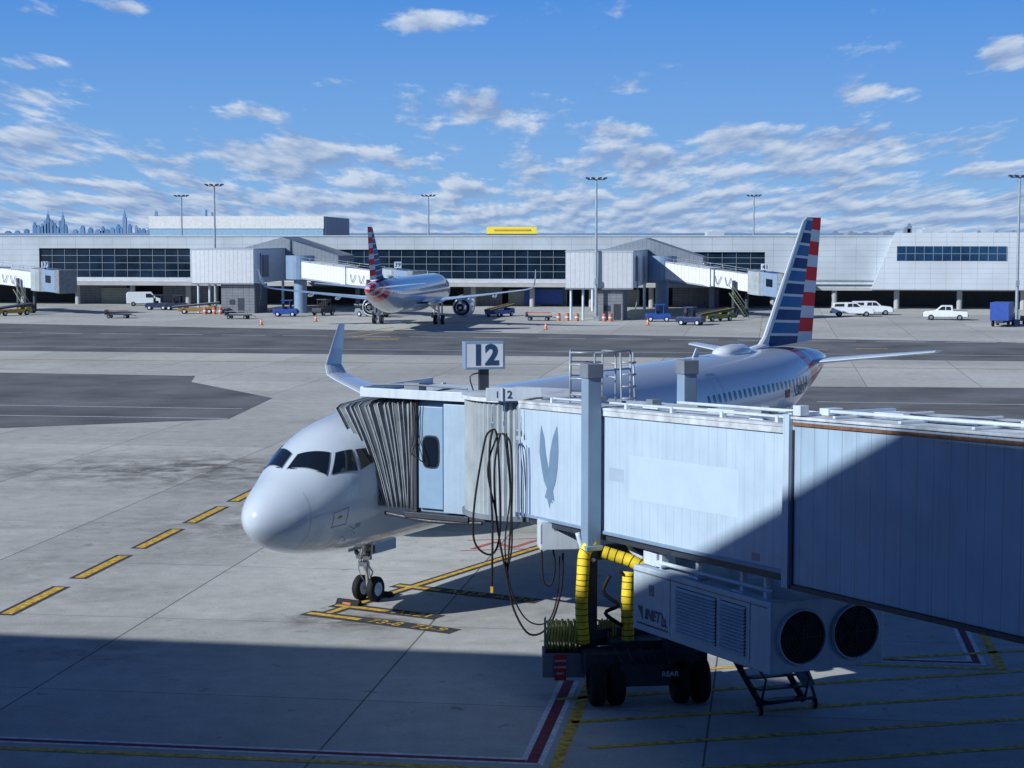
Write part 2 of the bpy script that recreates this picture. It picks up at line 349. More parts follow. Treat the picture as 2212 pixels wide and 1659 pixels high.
def airliner(loc,rz,label,near):
    A=thing('airliner',loc,rz,label,'airplane')
    b=B();n=56;N=170;vs=[];UM=math.sqrt(44.5+T0); YS=1.0 if near else .92
    for i in range(N+1):
        t=(UM*i/N)**2-T0
        for j in range(n): vs.append(SP(t,2*math.pi*j/n))
    b.add(vs,[(i*n+j,i*n+(j+1)%n,(i+1)*n+(j+1)%n,(i+1)*n+j) for i in range(N) for j in range(n)],True)
    b.add([vs[N*n+j] for j in range(n)],[tuple(range(n))])
    fv=[];FN=24
    for i in range(25):
        x=14.5+12.5*i/24; e=math.sin(math.pi*i/24)**.45
        for j in range(FN+1):
            h=math.pi*(j/FN)-math.pi/2; fv.append((x,2.25*e*math.sin(h),2.6-1.12*e*abs(math.cos(h))**.7))
    b.add(fv,[(i*(FN+1)+j,(i+1)*(FN+1)+j,(i+1)*(FN+1)+j+1,i*(FN+1)+j+1) for i in range(24) for j in range(FN)],True)
    b.make('fuselage',liv_f,A)
    wins=[[(.95,4.5),(1.45,4.5),(1.93,33),(1.42,50)],[(1.56,53),(2.05,37.5),(2.52,44.5),(2.36,64.5)],[(2.50,65.5),(2.64,46.5),(3.15,51.5),(3.30,63)]]
    for sd in(1,-1):
        for w in wins:
            b=B(); patch(b,w,8,.02,sd); o=b.make('cockpit_window',glass,A)
            cx=sum(p[0] for p in w)/4;cy=sum(p[1] for p in w)/4
            b=B(); patch(b,[(cx+(p[0]-cx)*1.06,cy+(p[1]-cy)*1.06) for p in w],8,.010,sd); b.make('window_frame',winframe,o)
    t=7.2; pts=[(math.copysign(abs(math.cos(a))**.6,math.cos(a))*.12,math.copysign(abs(math.sin(a))**.6,math.sin(a))*.18) for a in [2*math.pi*i/14 for i in range(14)]]
    while t<38.2:
        if not(25.2<t<26.2):
            for sd in ((1,) if near else (1,-1)):
                b=B()
                V=[]
                for v in [(t,0)]+[(t+p[0],p[1]) for p in pts]:
                    p=SP(v[0],th_z(v[0],4.42+v[1]),.008); V.append((p[0],p[1]*sd,p[2]))
                b.add(V,[(0,i+1,(i+1)%14+1) for i in range(14)]); 
                b.make('cabin_window',glass,A)
        t+=.533 if near else 1.066
    if near:
        for td in(27.2,38.6):
            b=B()
            for (t0,t1,z0,z1) in((td,td+.03,3.55,5.35),(td+.8,td+.83,3.55,5.35),(td,td+.83,5.33,5.37),(td,td+.83,3.53,3.57)):
                patch(b,[(t0,math.degrees(th_z(t0,z0))),(t1,math.degrees(th_z(t1,z0))),(t1,math.degrees(th_z(t1,z1))),(t0,math.degrees(th_z(t0,z1)))],6,.006)
            b.make('door',winframe,A)
        b=B()
        for (t0,t1,h0,h1) in((1.35,1.365,95,113),(1.85,1.865,95,113),(1.35,1.865,94.5,95.3),(1.35,1.865,112.7,113.5)):
            patch(b,[(t0,h0),(t1,h0),(t1,h1),(t0,h1)],5,.006)
        b.make('access_panel',greym,A)
        b=B(); patch(b,[(1.52,101),(1.66,101),(1.66,104),(1.52,104)],4,.006); b.make('panel_placard',ypaint,A)
        b=B(); patch(b,[(.62,50),(.628,50),(.628,150),(.62,150)],24,.003); b.make('radome_seam',winframe,A)
        b=B(); patch(b,[(2.3,116),(2.5,116),(2.5,121),(2.3,121)],4,.006); b.make('static_port',winframe,A)
        for th,tt in((118,2.1),(124,2.25),(130,2.0)):
            for sd in(1,-1):
                b=B(); p=Vector(SP(tt,math.radians(th))); q=Vector(SP(tt,math.radians(th),.14)); f=lambda v:(v.x,v.y*sd,v.z)
                b.tube([f(p),f(q),f(q+Vector((-.16,0,0)))],.014,6,2); b.make('pitot_probe',chrome,A)
        for sd in(1,-1):
            b=B(); p0=Vector(SP(.94,math.radians(8),.04));p1=Vector(SP(1.38,math.radians(46),.04))
            b.tube([(p0.x,p0.y*sd,p0.z),(p1.x,p1.y*sd,p1.z)],.012,5,1); b.make('wiper',black,A)
        b=B(); vs,fs=textgeo('N303NY',.66,.012)
        b.add([SP(37.1+v[0],th_z(37.1+v[0],4.02+v[1]),.01) for v in vs],fs); b.make('registration_lettering',navy,A)
        fl=M('flag_red_white',(.5,.06,.08),.5,lines=((2,.08,.04,.0),))
        b=B(); P_=lambda t0,t1,z0,z1:[(t0,math.degrees(th_z(t0,z0))),(t1,math.degrees(th_z(t1,z0))),(t1,math.degrees(th_z(t1,z1))),(t0,math.degrees(th_z(t0,z1)))]
        patch(b,P_(34.7,35.35,3.85,4.2),4,.008); b.c=1; patch(b,P_(34.7,35.0,4.02,4.2),4,.011); b.make('flag_emblem',[fl,navy],A)
    wing=[((16.6,1.5,2.75),7.2,(0,0,1)),((19.9,6.4,3.2),4.6,(0,0,1)),((23.8,12,3.85),2.8,(0,0,1)),((27.0,16.6,4.45),1.7,(0,0,1)),
          ((27.4,17.3,4.62),1.55,(0,-.3,.95)),((27.9,17.75,5.0),1.3,(0,-.75,.66)),((28.6,17.95,5.7),1.0,(0,-.97,.2)),((29.5,18.1,6.85),.5,(0,-1,.1))]
    for sd in(1,-1):
        b=B(); loft(b,[((p[0],p[1]*sd*YS,p[2]),c,(nv[0],nv[1]*sd,nv[2])) for p,c,nv in wing],.78)
        w=b.make('wing',skin_,A)
        for a in(4.2,8.8,12.2):
            b=B(); tt=23.6+(a-4)*.28; zb=2.95+(a-4)*.11
            b.rev([(0,.01),(.4,.16),(1.4,.24),(2.4,.15),(3.0,.02)],(tt-1.6,a*sd*YS,zb-.12),(1,0,-.06),10)
            b.make('flap_fairing',skin_,w)
        b=B(); loft(b,[((39.6,.3*sd,4.95),3.6,(0,0,1)),((42.55,6.2*sd,5.55),1.35,(0,0,1))],.85); b.make('tailplane',skin_,A)
        e=sub('engine',A)
        c=(14.2,5.75*sd,1.88)
        b=B(); b.rev([(.9,.96),(.25,1.0),(.02,1.08),(0,1.12),(.05,1.18),(.4,1.27),(1.3,1.33),(2.3,1.26),(3.1,1.08),(3.15,1.02),(2.6,1.0)],c,(1,0,0),36); b.make('nacelle',skin_,e)
        b=B(); b.rev([(2.4,.85),(3.3,.72),(4.1,.52),(4.12,.48),(3.6,.44)],c,(1,0,0),28); b.rev([(3.6,.36),(4.3,.22),(4.75,.02)],c,(1,0,0),18); b.make('exhaust_nozzle',alu,e)
        b=B(); b.rev([(.9,.98),(.95,.01)],c,(1,0,0),28); b.make('fan_disc',greyd,e)
        b=B(); b.rev([(2.5,1.0),(2.5,.4)],c,(1,0,0),24); b.make('bypass_duct',greyd,e)
        b=B(); b.prism([(15.3,3.0),(16.4,3.45),(21,3.3),(19.5,2.75),(17.2,2.6)],5.62*sd,5.88*sd); b.make('pylon',skin_,e)
        g=sub('main_gear',A)
        b=B(); b.cyl((22,3.8*sd,.58),(22,3.7*sd,3.0),.13); b.tube([(22,3.8*sd,1.5),(22.1,2.2*sd,2.6)],.07,8,1); b.cyl((22,3.3*sd,.58),(22,4.3*sd,.58),.08); b.make('strut',chrome,g)
        b=B(); b.box(21.5,22.5,4.15*sd,4.19*sd,1.3,2.9); b.make('gear_door',skin_,g)
        for dy in(-.45,.45): wheel_on(g,(22,3.8*sd+dy,.58),.58,.4,(0,1,0),sub=False)
    b=B(); loft(b,[((34.6,0,5.9),8.6,(0,1,0)),((36.4,0,6.05),6.8,(0,1,0)),((37.0,0,6.4),6.25,(0,1,0)),((41.75,0,11.6),2.45,(0,1,0)),((42.2,0,11.78),2.0,(0,1,0))],.8); b.make('tail_fin',liv_t,A)
    b=B(); b.rev([(-1.7,.02),(-1.55,.25),(-1.1,.42),(0,.46),(.9,.42),(1.5,.22),(1.75,.02)],(33.3,0,5.86),(1,0,0),28); b.v=[(x,y*1.2,5.84+(z-5.86)*.85) for x,y,z in b.v]; b.make('antenna_radome',radome,A)
    for t_ in(9,29):
        b=B(); b.prism([(t_,5.9),(t_+.35,6.27),(t_+.55,6.27),(t_+.6,5.9)],-.02,.02); b.make('blade_antenna',white,A)
    g=sub('nose_gear',A)
    b=B(); b.cyl((5.07,0,.38),(4.95,0,1.1),.055); b.cyl((4.97,0,1.0),(4.85,0,2.1),.09); b.cyl((5.07,-.34,.38),(5.07,.34,.38),.06)
    b.tube([(5.0,0,1.15),(5.3,0,.85),(5.1,0,.5)],.035,6,1); b.tube([(4.9,-.1,1.3),(5.8,-.12,2.0)],.05,7,1); b.tube([(4.9,.1,1.3),(5.8,.12,2.0)],.05,7,1)
    b.cbox((4.85,0,1.35),(.12,.5,.1)); b.cbox((4.85,0,1.15),(.16,.3,.14)); b.tube([(4.84,-.12,1.5),(4.9,-.16,.9),(5.0,-.14,.6)],.015,5,3); b.tube([(4.84,.12,1.6),(4.8,.16,1.0),(5.0,.1,.6)],.015,5,3); b.tube([(4.86,-.1,1.7),(4.7,0,1.45),(4.86,.1,1.2)],.02,5,3); b.make('strut',chrome,g)
    for dy in(-.2,.2): 
        b=B(); b.rev([(-.1,.02),(0,.09),(.0,.001)],(4.76,dy,1.5),(-1,0,0),14); b.make('taxi_light',glass,g)
    for dy in(-.42,.42):
        b=B(); b.cbox((5.3,dy,1.66),(1.3,.03,.32)); b.make('gear_door',skin_,g,.01)
    for dy in(-.26,.26): wheel_on(g,(5.07,dy,.38),.38,.22,(0,1,0))
    b=B(); b.cbox((4.72,-.35,1.66),(.03,.26,.22)); b.c=1; text_on(b,'303',.13,(4.70,-.35,1.66),(0,-1,0),(0,0,1)); b.make('number_plate',[greyd,yellow],g)
    return A
airliner((-6.82,49.2,0),math.atan2(.870,.492),'large silver airliner docked nose first, red white and blue striped tail',True)
airliner((-9.5,242,0),math.radians(-98.2),'silver airliner parked tail first at the opposite concourse, striped tail',False)
ch=thing('wheel_chock',(-4.85,53.0,0),math.atan2(.87,.492),'dark rubber wheel chock with orange stripe at the nose wheel','wheel chock','chocks at the nose wheels')
b=B(); b.prism([(-.15,0),(.15,0),(.04,.16),(-.04,.16)],-.4,.4); b.make('block',black,ch); b=B(); b.prism([(-.155,0.03),(-.13,.03),(-.10,.09),(-.115,.09)],-.14,.14); b.make('reflective_strip',M('dull_orange',(.4,.1,.04),.6),ch)
copy_thing(ch,(-4.0,54.3,0),math.atan2(.87,.492)+math.pi)
# ---------------------------------------------------------------- main jet bridge
OX,OY=.22,46.4; ux,uy=.4195,-.9077
def wl(X,Y): dx=X-OX;dy=Y-OY; return (ux*dx+uy*dy, -uy*dx+ux*dy)
def W3(X,Y,z): a=wl(X,Y); return (a[0],a[1],z)
def TA(t,a,z): return W3(-6.82+.492*t+.87*a,49.2+.87*t-.492*a,z)
JB=thing('jet_bridge',(OX,OY,0),math.atan2(uy,ux),'pale blue white telescoping passenger jet bridge docked to the airliner door','jet bridge')
T=lambda x,y,z:(x,y,z+3.72+.047*x)
b=B(T); b.box(0,13,0,2.1,0,2.92); tun=b.make('inner_tunnel',bridge_w,JB,.02)
b=B(T); b.box(12.75,31,-.16,2.3,-.12,3.1); tuo=b.make('outer_tunnel',bridge_o,JB,.02)
b=B(T); b.box(-.02,12.6,-.06,2.16,2.925,2.99); b.box(-.02,12.7,-.05,.0,2.80,2.92); b.c=1
b.box(0,12.6,-.045,-.003,.0,.08); b.make('roof_trim',[roofm,bridge_g],tun,.01)
b=B(T); b.box(12.7,31,-.2,2.36,3.105,3.16); b.make('roof_sheet',roofm,tuo,.01)
b=B(T); b.box(12.8,31,-.205,-.165,2.99,3.05); b.make('rusty_rail',rust,tuo)
b=B(T); b.box(12.8,31,.9,.95,3.165,3.2); b.make('roof_ridge_rail',rust,tuo)
b=B(T); b.box(12.55,12.76,-.24,-.165,-.2,3.2); b.box(12.6,12.74,-.16,2.3,2.98,3.22); b.c=1; b.box(12.45,12.54,-.05,-.004,0,2.9); b.box(12.8,12.85,-.2,-.162,-.12,2.9); b.make('end_frame',[bridge_w,greyd],tuo)
b=B(T); b.box(12.7,31,-.2,-.02,-.22,-.125); b.box(.4,12.7,.05,.2,-.16,-.002); b.box(.4,12.7,1.9,2.05,-.16,-.002); b.make('floor_beam',greyd,JB)
b=B(T)
b.tube([(1.5,.15,3.1),(12,.15,3.1)],.03,6,1); b.tube([(6,1.2,3.12),(12.5,1.2,3.12)],.04,6,1); b.tube([(5.2,.5,3.05),(8,.8,3.05),(12.5,.6,3.06)],.025,6,3)
for x in(1.6,3.4,5.5,7.6,9.7,11.8): b.cbox((x,.15,3.05),(.1,.12,.14))
for x,y,l in((6.2,.5,.7),(8.6,.9,1.1),(10.8,.4,.5),(11.8,1.2,.9)): b.cbox((x,y,3.04),(l,.3,.1))
b.make('roof_conduit',white,tun,.01)
for x,y,l,h in((5.4,.9,.3,.2),(7.0,1.4,.5,.12),(9.4,1.5,.3,.18),(11.2,.9,.25,.16),(2.4,1.0,.5,.16)):
    b=B(T); b.cbox((x,y,2.99+h/2),(l,.25,h)); b.make('roof_junction_box',greym,tun,.01)
b=B(T); b.tube([(.5,.4,3.05),(1.6,.8,3.12),(2.8,.5,3.04),(4.2,.8,3.08)],.025,6,4); b.make('roof_cable',greym,tun)
b=B(T)
for x in range(14,31,2): b.box(x,x+.08,-.1,2.2,3.17,3.22)
b.tube([(13,.4,3.25),(20,.4,3.25),(31,.5,3.25)],.04,6,1)
for x,y,l,h in((13.1,.5,.3,.14),(14.6,.9,.9,.10),(16.6,.7,1.6,.08),(18.6,.9,.7,.12),(20,1.3,1.0,.12)): b.cbox((x,y,3.17+h/2),(l,.35,h))
b.cbox((12.95,-.1,3.28),(.26,.2,.2)); b.make('roof_equipment',white,tuo,.012)
for k in range(3):
    b=B(T); b.tube([(13.6+k*2,.6+.2*k,3.22),(15+k*2,.9,3.26),(16.4+k*2,.7,3.22)],.02,5,4); b.make('roof_cable',greyd,tuo)
colm=M('column_blue_grey',(.20,.30,.43),.45,var=.1,streak=.15)
for i,(cx,cy) in enumerate(((4.5,-.27),(4.35,2.4))):
    c=sub('lift_column',JB)
    b=B(); b.cbox((cx,cy,5.6),(.36,.36,4.1)); b.cbox((cx,cy,3.62),(.46,.46,.12)); b.make('outer_tube',colm,c,.02)
    b=B(); b.cbox((cx,cy,7.8),(.42,.42,.34)); b.make('cap',greym,c,.02)
    b=B(); b.cbox((cx,cy,2.6),(.24,.24,2.1)); b.make('inner_tube',greyd,c,.01)
b=B(); b.cbox((4.35,1.05,3.45),(.35,3.0,.3)); b.make('upper_cross_beam',greyd,JB,.02)
b=B(); b.cbox((4.35,1.05,1.45),(.5,3.1,.4)); b.cbox((4.35,1.05,1.1),(.9,1.0,.5)); b.make('lower_cross_beam',greyd,JB,.02)
bg=sub('wheel_bogie',JB)
WB=W3
b=B(WB); b.cbox((3.1,41.9,1.0),(2.9,.8,.5),rz=.12); b.cbox((2.9,42.5,1.25),(1.4,1.3,.4),rz=.12); b.cbox((3.1,41.45,.75),(1.2,.3,.5),rz=.12); b.cbox((3.1,41.9,.6),(2.5,.25,.3),rz=.12); b.cbox((3.9,41.6,1.45),(.7,.5,.4),rz=.12)
for k in range(5): b.tube([(2.4+.3*k,41.5,1.35),(2.5+.3*k,41.3,1.15-.05*k),(2.7+.3*k,41.35,.9)],.025,5,4)
b.make('frame',greyd,bg,.03)
ax=Vector(W3(4.1,42.02,0))-Vector(W3(3.1,41.9,0))
for X,Y in((1.98,41.55),(2.42,41.62),(3.95,41.8),(4.42,41.86)): wheel_on(bg,W3(X,Y,.53),.53,.36,ax,black)
b=B(WB); text_on(b,'REAR',.17,(3.68,41.27,.80),(.99,.12,0),(0,0,1),.004); b.make('lettering',wpaint,bg)
rc=wl(.35,48.4)
b=B(); b.rev([(3.62,.01),(3.62,1.58),(6.62,1.58),(6.62,.01)],(rc[0],rc[1],0),(0,0,1),132,False,zig=.05); b.box(-1.0,.02,.06,2.04,3.75,6.6); b.make('rotating_cab_curtain',ribbed,JB)
b=B(); b.rev([(6.62,.01),(6.62,1.72),(6.72,1.72),(6.75,.01)],(rc[0],rc[1],0),(0,0,1),40,False); b.make('rotunda_roof',roofm,JB)
b=B(); b.rev([(3.5,.01),(3.5,1.7),(3.62,1.7),(3.62,.01)],(rc[0],rc[1],0),(0,0,1),40,False); b.make('rotunda_floor_ring',greym,JB)
cab=sub('cab',JB)
b=B(TA); b.box(3.14,6.4,3.0,6.2,3.2,6.35); b.make('shell',bridge_g,cab,.03)
b=B(TA); b.box(3.02,3.14,3.12,3.92,3.32,6.2); b.make('side_panel',cab_m,cab,.02)
b=B(TA); b.box(2.95,3.14,3.98,4.72,3.25,6.3); b.make('side_panel',M('cab_side_paint',(.32,.45,.60),.42,var=.1,streak=.2),cab,.02)
b=B(TA); b.box(3.0,3.13,2.84,3.06,3.2,6.4); b.box(3.0,6.5,2.9,3.02,6.2,6.4); b.make('front_frame',greyd,cab,.01)
pr=[(3.53+.25*math.copysign(abs(math.cos(a))**.5,math.cos(a)),4.93+.43*math.copysign(abs(math.sin(a))**.5,math.sin(a))) for a in [2*math.pi*i/20 for i in range(20)]]
b=B(TA); b.prism(pr,2.99,3.015,'x'); wn=b.make('window',glass,cab)
b=B(TA); pr2=[(3.53+(p[0]-3.53)*1.14,4.93+(p[1]-4.93)*1.09) for p in pr]; b.prism(pr2,3.004,3.018,'x'); b.make('frame',greyd,wn)
b=B(TA)
b.box(2.85,6.6,1.35,4.9,6.42,6.5); b.box(2.8,2.88,1.3,4.95,6.40,6.66); b.box(2.85,6.6,1.28,1.38,6.38,6.68); b.box(3.2,6.4,4.4,6.2,6.36,6.56); b.make('canopy',white,cab,.012)
b=B(TA); b.box(2.86,3.2,3.6,4.6,6.5,6.62); b.tube([(2.9,1.6,6.75),(2.9,3.0,6.8),(2.9,4.8,6.75)],.03,5,3); b.box(3.4,3.8,2.4,2.9,6.5,6.8); b.make('canopy_hardware',greym,cab,.01)
b=B(TA); b.box(2.95,3.1,4.75,5.6,3.1,3.35); b.box(2.9,3.5,2.7,4.8,3.05,3.2); b.tube([(3.0,2.0,3.1),(3.0,3.5,2.98),(3.0,5.2,3.05)],.06,8,3); b.make('cab_skirt',greyd,cab,.01)
for k in range(4):
    b=B(TA); b.tube([(2.95,2.95+.1*k,6.3),(2.9,3.05+.05*k,5.4),(2.95,2.9+.2*k,4.9-.1*k),(2.93,3.2,4.7)],.012,5,4); b.make('control_cable',black,cab)
b=B(TA);N=32;rows=[]
for i in range(N+1):
    f=i/N; o=.10*(i%2)+.03*math.sin(i*1.7); at=.30+f*2.62+.02*math.sin(i*2.3); ab=1.78+f*1.17+.02*math.sin(i*3.1); zt=6.0+.33*f-o*.6; zb=3.28+o*.5
    row=[]
    for k in range(9):
        q=k/8; bow=.13*math.sin(math.pi*q); row.append((3.02+o+.02*math.sin(i*1.3+k*.8),ab+(at-ab)*q+bow*(1-f),zb+(zt-zb)*q))
    row+= [(3.27+o,at,zt+.10),(4.7,at,zt+.2),(6.3-o,at,zt+.10)]
    row+= [(6.45-o,ab+(at-ab)*(1-q/4),zb+(zt-zb)*(1-q/4)) for q in range(5)]
    rows.append(row)
R=len(rows[0]); b.add([p for r in rows for p in r],[(i*R+j,(i+1)*R+j,(i+1)*R+j+1,i*R+j+1) for i in range(N) for j in range(R-1)])
bel=b.make('bellows_canopy',belwm,cab)
for i in range(0,N+1,2):
    b=B(TA); b.tube(rows[i][:12],.014,5,1); b.make('bellows_rib',belle,bel)
g=sub('gate_sign',JB)
px,py=-.74,49.3; fx,fy=.978,.21
def GS(x,y,z): return W3(px+fx*x-fy*y,py+fy*x+fx*y,z)
b=B(GS); b.box(-.56,.56,-.02,.42,7.30,8.06); b.make('box',bridge_g,g,.02)
b=B(GS); b.box(-.50,.50,-.03,-.022,7.36,8.0); b.make('face',M('sign_face',(.60,.68,.77),.35,var=.05),g)
b=B(GS); text_on(b,'12',.76,(0.0,-.036,7.67),(1,0,0),(0,0,1),.034); b.make('number',navy,g)
b=B(GS); b.box(-.13,.13,.1,.3,6.6,7.29); b.tube([(-.3,.1,6.7),(-.4,.1,7.1),(-.15,.1,7.2)],.02,5,3); b.make('post',greyd,g)
b=B(W3); b.cbox((.05,46.6,6.85),(1.45,.06,.34)); b.cbox((-.25,46.55,6.85),(.03,.05,.36)); b.make('small_number_sign',white,JB,.01)
b=B(W3); text_on(b,'1',.26,(-.38,46.56,6.84),(1,0,0),(0,0,1)); text_on(b,'2',.28,(-.06,46.56,6.84),(1,0,0),(0,0,1),.006); b.make('small_number_lettering',navy,JB)
b=B(W3); b.box(.75,2.5,46.3,46.38,6.62,6.72); b.make('rust_channel',rust,JB)
b=B(W3); b.tube([(.3,46.5,6.7),(.8,46.4,6.78),(1.6,46.3,6.66)],.03,5,4); b.make('roof_cable',greyd,JB)
def rail(pts): b.tube(pts,.025,6,1)
b=B(W3)
for (x,y) in((1.45,44.9),(2.05,44.7),(1.5,46.0),(2.3,45.8),(2.6,45.2),(3.0,45.6)): rail([(x,y,6.75),(x,y,8.05)])
for z in(7.0,7.4,7.75,8.05): 
    rail([(1.45,44.9,z),(2.05,44.7,z)]); rail([(1.45,44.9,z),(1.5,46.0,z),(2.3,45.8,z)])
    if z>7.3: rail([(2.3,45.8,z),(2.6,45.2,z)])
for z in(7.6,8.05): rail([(2.05,44.7,z),(2.6,45.2,z),(3.0,45.6,z)])
for k in range(6): z=6.3+.3*k; rail([(2.75,44.9,z),(3.1,45.0,z)])
rail([(2.75,44.9,6.2),(2.7,44.9,8.05)]);rail([(3.1,45.0,6.2),(3.02,45.0,8.05)]); b.make('safety_railing',galv,JB)
def lp(pts): b.add([(p[0],-.006,p[1]) for p in pts],[tuple(range(len(pts)))])
b=B(T)
lp([(1.24,2.42),(1.42,2.10),(1.52,1.70),(1.68,1.30),(1.82,.62),(1.92,.48),(1.78,.50),(1.60,.80),(1.40,1.02),(1.26,1.36),(1.14,1.72),(1.16,2.05)])
b.add([(p[0],-.009,p[1]) for p in [(2.14,2.44),(1.90,2.12),(1.74,1.72),(1.68,1.30),(1.62,.90),(1.46,.60),(1.60,.56),(1.74,.34),(1.80,.60),(2.00,.54),(1.92,.80),(2.08,1.05),(2.18,1.40),(2.22,1.80),(2.20,2.15)]],[tuple(range(15))])
b.make('wall_emblem',logo_m,tun)
b=B(T); b.box(5.9,10.6,-.004,-.0005,.95,1.95); b.make('wall_patch',M('fresh_wall_paint',(.445,.585,.73),.4,var=.05),tun)
b=B(T); b.box(4.9,5.6,-.004,-.0005,1.3,1.6); b.make('wall_patch',M('shaded_wall_paint',(.36,.48,.62),.4),tun)  # small darker patch paints in the shading beside the lift column
b=B(T); b.box(11.1,11.4,-.006,-.001,.15,.30); b.make('warning_label',M('faded_red_label',(.45,.22,.28),.5),tun)
# air conditioning unit
ac=sub('air_conditioning_unit',JB)
acw=M('unit_casing_paint',(.42,.52,.62),.45,var=.14,streak=.35)
A2=lambda x,y,z:(x,y,z+.03*(x-6.1))
b=B(A2); b.box(6.1,11.85,0,2.75,1.98,3.46); b.make('casing',acw,ac,.03)
for x0,x1 in((8.05,9.75),(9.9,10.9)):
    b=B(A2); b.box(x0,x1,-.004,-.001,2.2,3.24); b.c=1
    for k in range(14): z=2.22+.073*k; b.add([(x0,-.006,z+.02),(x1,-.006,z+.02),(x1,-.06,z),(x0,-.06,z),(x1,-.006,z+.05),(x0,-.006,z+.05)],[(0,1,2,3),(3,2,4,5)])
    b.make('louvre',[black,acw],ac)
b=B(A2)
for x in(7.78,11.05): b.box(x,x+.03,-.006,-.002,2.1,3.38)
b.box(6.12,11.7,-.008,-.002,3.32,3.35); b.box(7.5,7.6,-.02,-.002,2.3,2.42); b.make('panel_seam',greym,ac)
b=B(A2); b.box(6.85,7.05,-.012,-.002,2.85,3.1); b.make('data_plate',greym,ac)
b=B(A2); text_on(b,'INET',.33,(7.02,-.009,2.40),(1,0,0),(.2,0,1),.014); b.add([(6.32,-.008,2.56),(6.56,-.008,2.24),(6.56,-.008,2.56)],[(0,1,2)]); b.add([(7.42,-.008,2.24),(7.68,-.008,2.24),(7.42,-.008,2.56)],[(0,1,2)]); b.box(6.3,7.7,-.008,-.004,2.14,2.18); b.make('lettering',navy,ac)
for cy in(.72,2.02):
    f=sub('fan',ac)
    FX=11.85; z=2.88; b=B(); b.rev([(0,.59),(.07,.575),(.08,.56),(.07,.54),(0,.54)],(FX,cy,z),(1,0,0),36); b.make('shroud',acw,f)
    b=B(); b.rev([(.01,.001),(.01,.55)],(FX,cy,z),(1,0,0),30); b.make('dark_interior',black,f)
    b=B(); b.rev([(.03,.001),(.05,.10),(.02,.12)],(FX,cy,z),(1,0,0),14)
    for k in range(6):
        a=k*math.pi/3; c,s=math.cos(a),math.sin(a); q=lambda r,w,dx:(FX+dx,cy+r*c-w*s,z+r*s+w*c)
        b.add([q(.1,-.06,.04),q(.48,-.13,.02),q(.48,.13,.055),q(.1,.06,.045)],[(0,1,2,3)])
    b.make('fan_blade',black,f)
    b=B()
    for r in(.1,.18,.26,.34,.42,.5):
        P=[(FX+.08,cy+r*math.cos(t),z+r*math.sin(t)) for t in [2*math.pi*i/24 for i in range(25)]]; b.tube(P,.004,4,1)
    b.tube([(FX+.08,cy-.55,z),(FX+.08,cy+.55,z)],.006,4,1); b.tube([(FX+.08,cy,z-.55),(FX+.08,cy,z+.55)],.006,4,1)
    b.make('guard',greyd,f)
for x in(7.0,8.6,10.4,11.3):
    for y in(.25,2.1):
        b=B(); b.cbox((x,y,3.78),(.12,.1,.75)); b.cbox((x,y,3.58),(.4,.3,.06)); b.make('hanger_bracket',white,ac,.01)
b=B(); b.tube([(6.3,.2,3.6),(11.5,.2,3.8)],.05,7,1); b.cbox((6.6,.4,3.66),(.6,.5,.3)); b.make('support_rail',white,ac,.01)
b=B(W3); b.cbox((1.15,45.2,3.45),(.95,.7,.72),rz=.12); b.cbox((.72,44.8,3.5),(.05,.03,.5)); bx=b.make('power_converter_box',white,JB,.03)
b=B(W3); text_on(b,'HOBART',.15,(1.35,44.855,3.62),(.993,.12,0),(0,0,1),.002); b.make('lettering',navy,bx)
def duct(pts,name='yellow_air_duct'):
    e=sub(name,JB)
    b=B(); P=[Vector(W3(*p)) for p in pts]; b.tube(P,.15,14,8); b.make('fabric_tube',yhose,e)
    Q=[]
    for i in range(len(P)-1):
        a=P[max(i-1,0)];bb=P[i];c=P[i+1];d=P[min(i+2,len(P)-1)];m=max(2,int((c-bb).length/.13))
        for k in range(m):
            t=k/m; Q.append((.5*((2*bb)+(c-a)*t+(2*a-5*bb+4*c-d)*t*t+(3*bb-a-3*c+d)*t**3), (c-bb)))
    b=B()
    for p,d in Q: b.rev([(-.008,.153),(-.008,.158),(.008,.158),(.008,.153)],p,d,14,False)
    b.make('spiral_band',black,e)
duct([(1.69,42.0,1.35),(1.64,42.0,2.2),(1.67,42.0,3.0),(1.72,42.1,3.5),(1.95,42.2,3.76)])
duct([(2.74,42.0,1.35),(2.72,42.0,2.3),(2.76,42.1,3.05)])
duct([(2.12,41.95,3.56),(2.45,41.9,3.46),(2.8,41.8,3.36),(3.1,41.7,3.2)])
for p_,r_ in (([(2.3,41.9,3.0),(2.15,41.9,2.6),(2.5,41.9,2.3),(2.2,41.9,2.1),(2.6,41.9,1.8)],.05),([(2.5,42,3.1),(2.9,42,2.7),(2.6,42,2.2)],.04)):
    b=B(W3); b.tube(p_,r_,6,5); b.make('hydraulic_hose',black,JB)
for p in ([(1.55,42.3,3.95),(1.7,42.2,3.5),(1.95,42.1,3.3)],[(2.6,42,4.1),(2.8,42,3.6),(3.1,41.9,3.4)]):
    b=B(W3); b.tube(p,.06,7,4); b.make('duct_mount',white,JB)
hr=sub('hose_reel',JB)
b=B(W3)
for k in range(11):
    x=.86+.07*k; r=.31+.035*(k%2)+.015*random.random(); b.tube([(x+.02*math.sin(3*t),42.3+r*math.cos(t),1.5+r*math.sin(t)) for t in [2*math.pi*i/20 for i in range(21)]],.032,6,1)
for k in range(7):
    x=2.1+.06*k; r=.27+.03*(k%2); b.tube([(x,42.6+r*math.cos(t),1.5+r*math.sin(t)) for t in [2*math.pi*i/20 for i in range(21)]],.028,6,1)
b.tube([(1.5,42.2,1.75),(1.8,42.1,1.95),(2.1,42.4,1.8)],.025,6,4); b.make('coiled_hose',M('hose_olive_yellow',(.48,.42,.07),.5,var=.4,scale=4),hr)
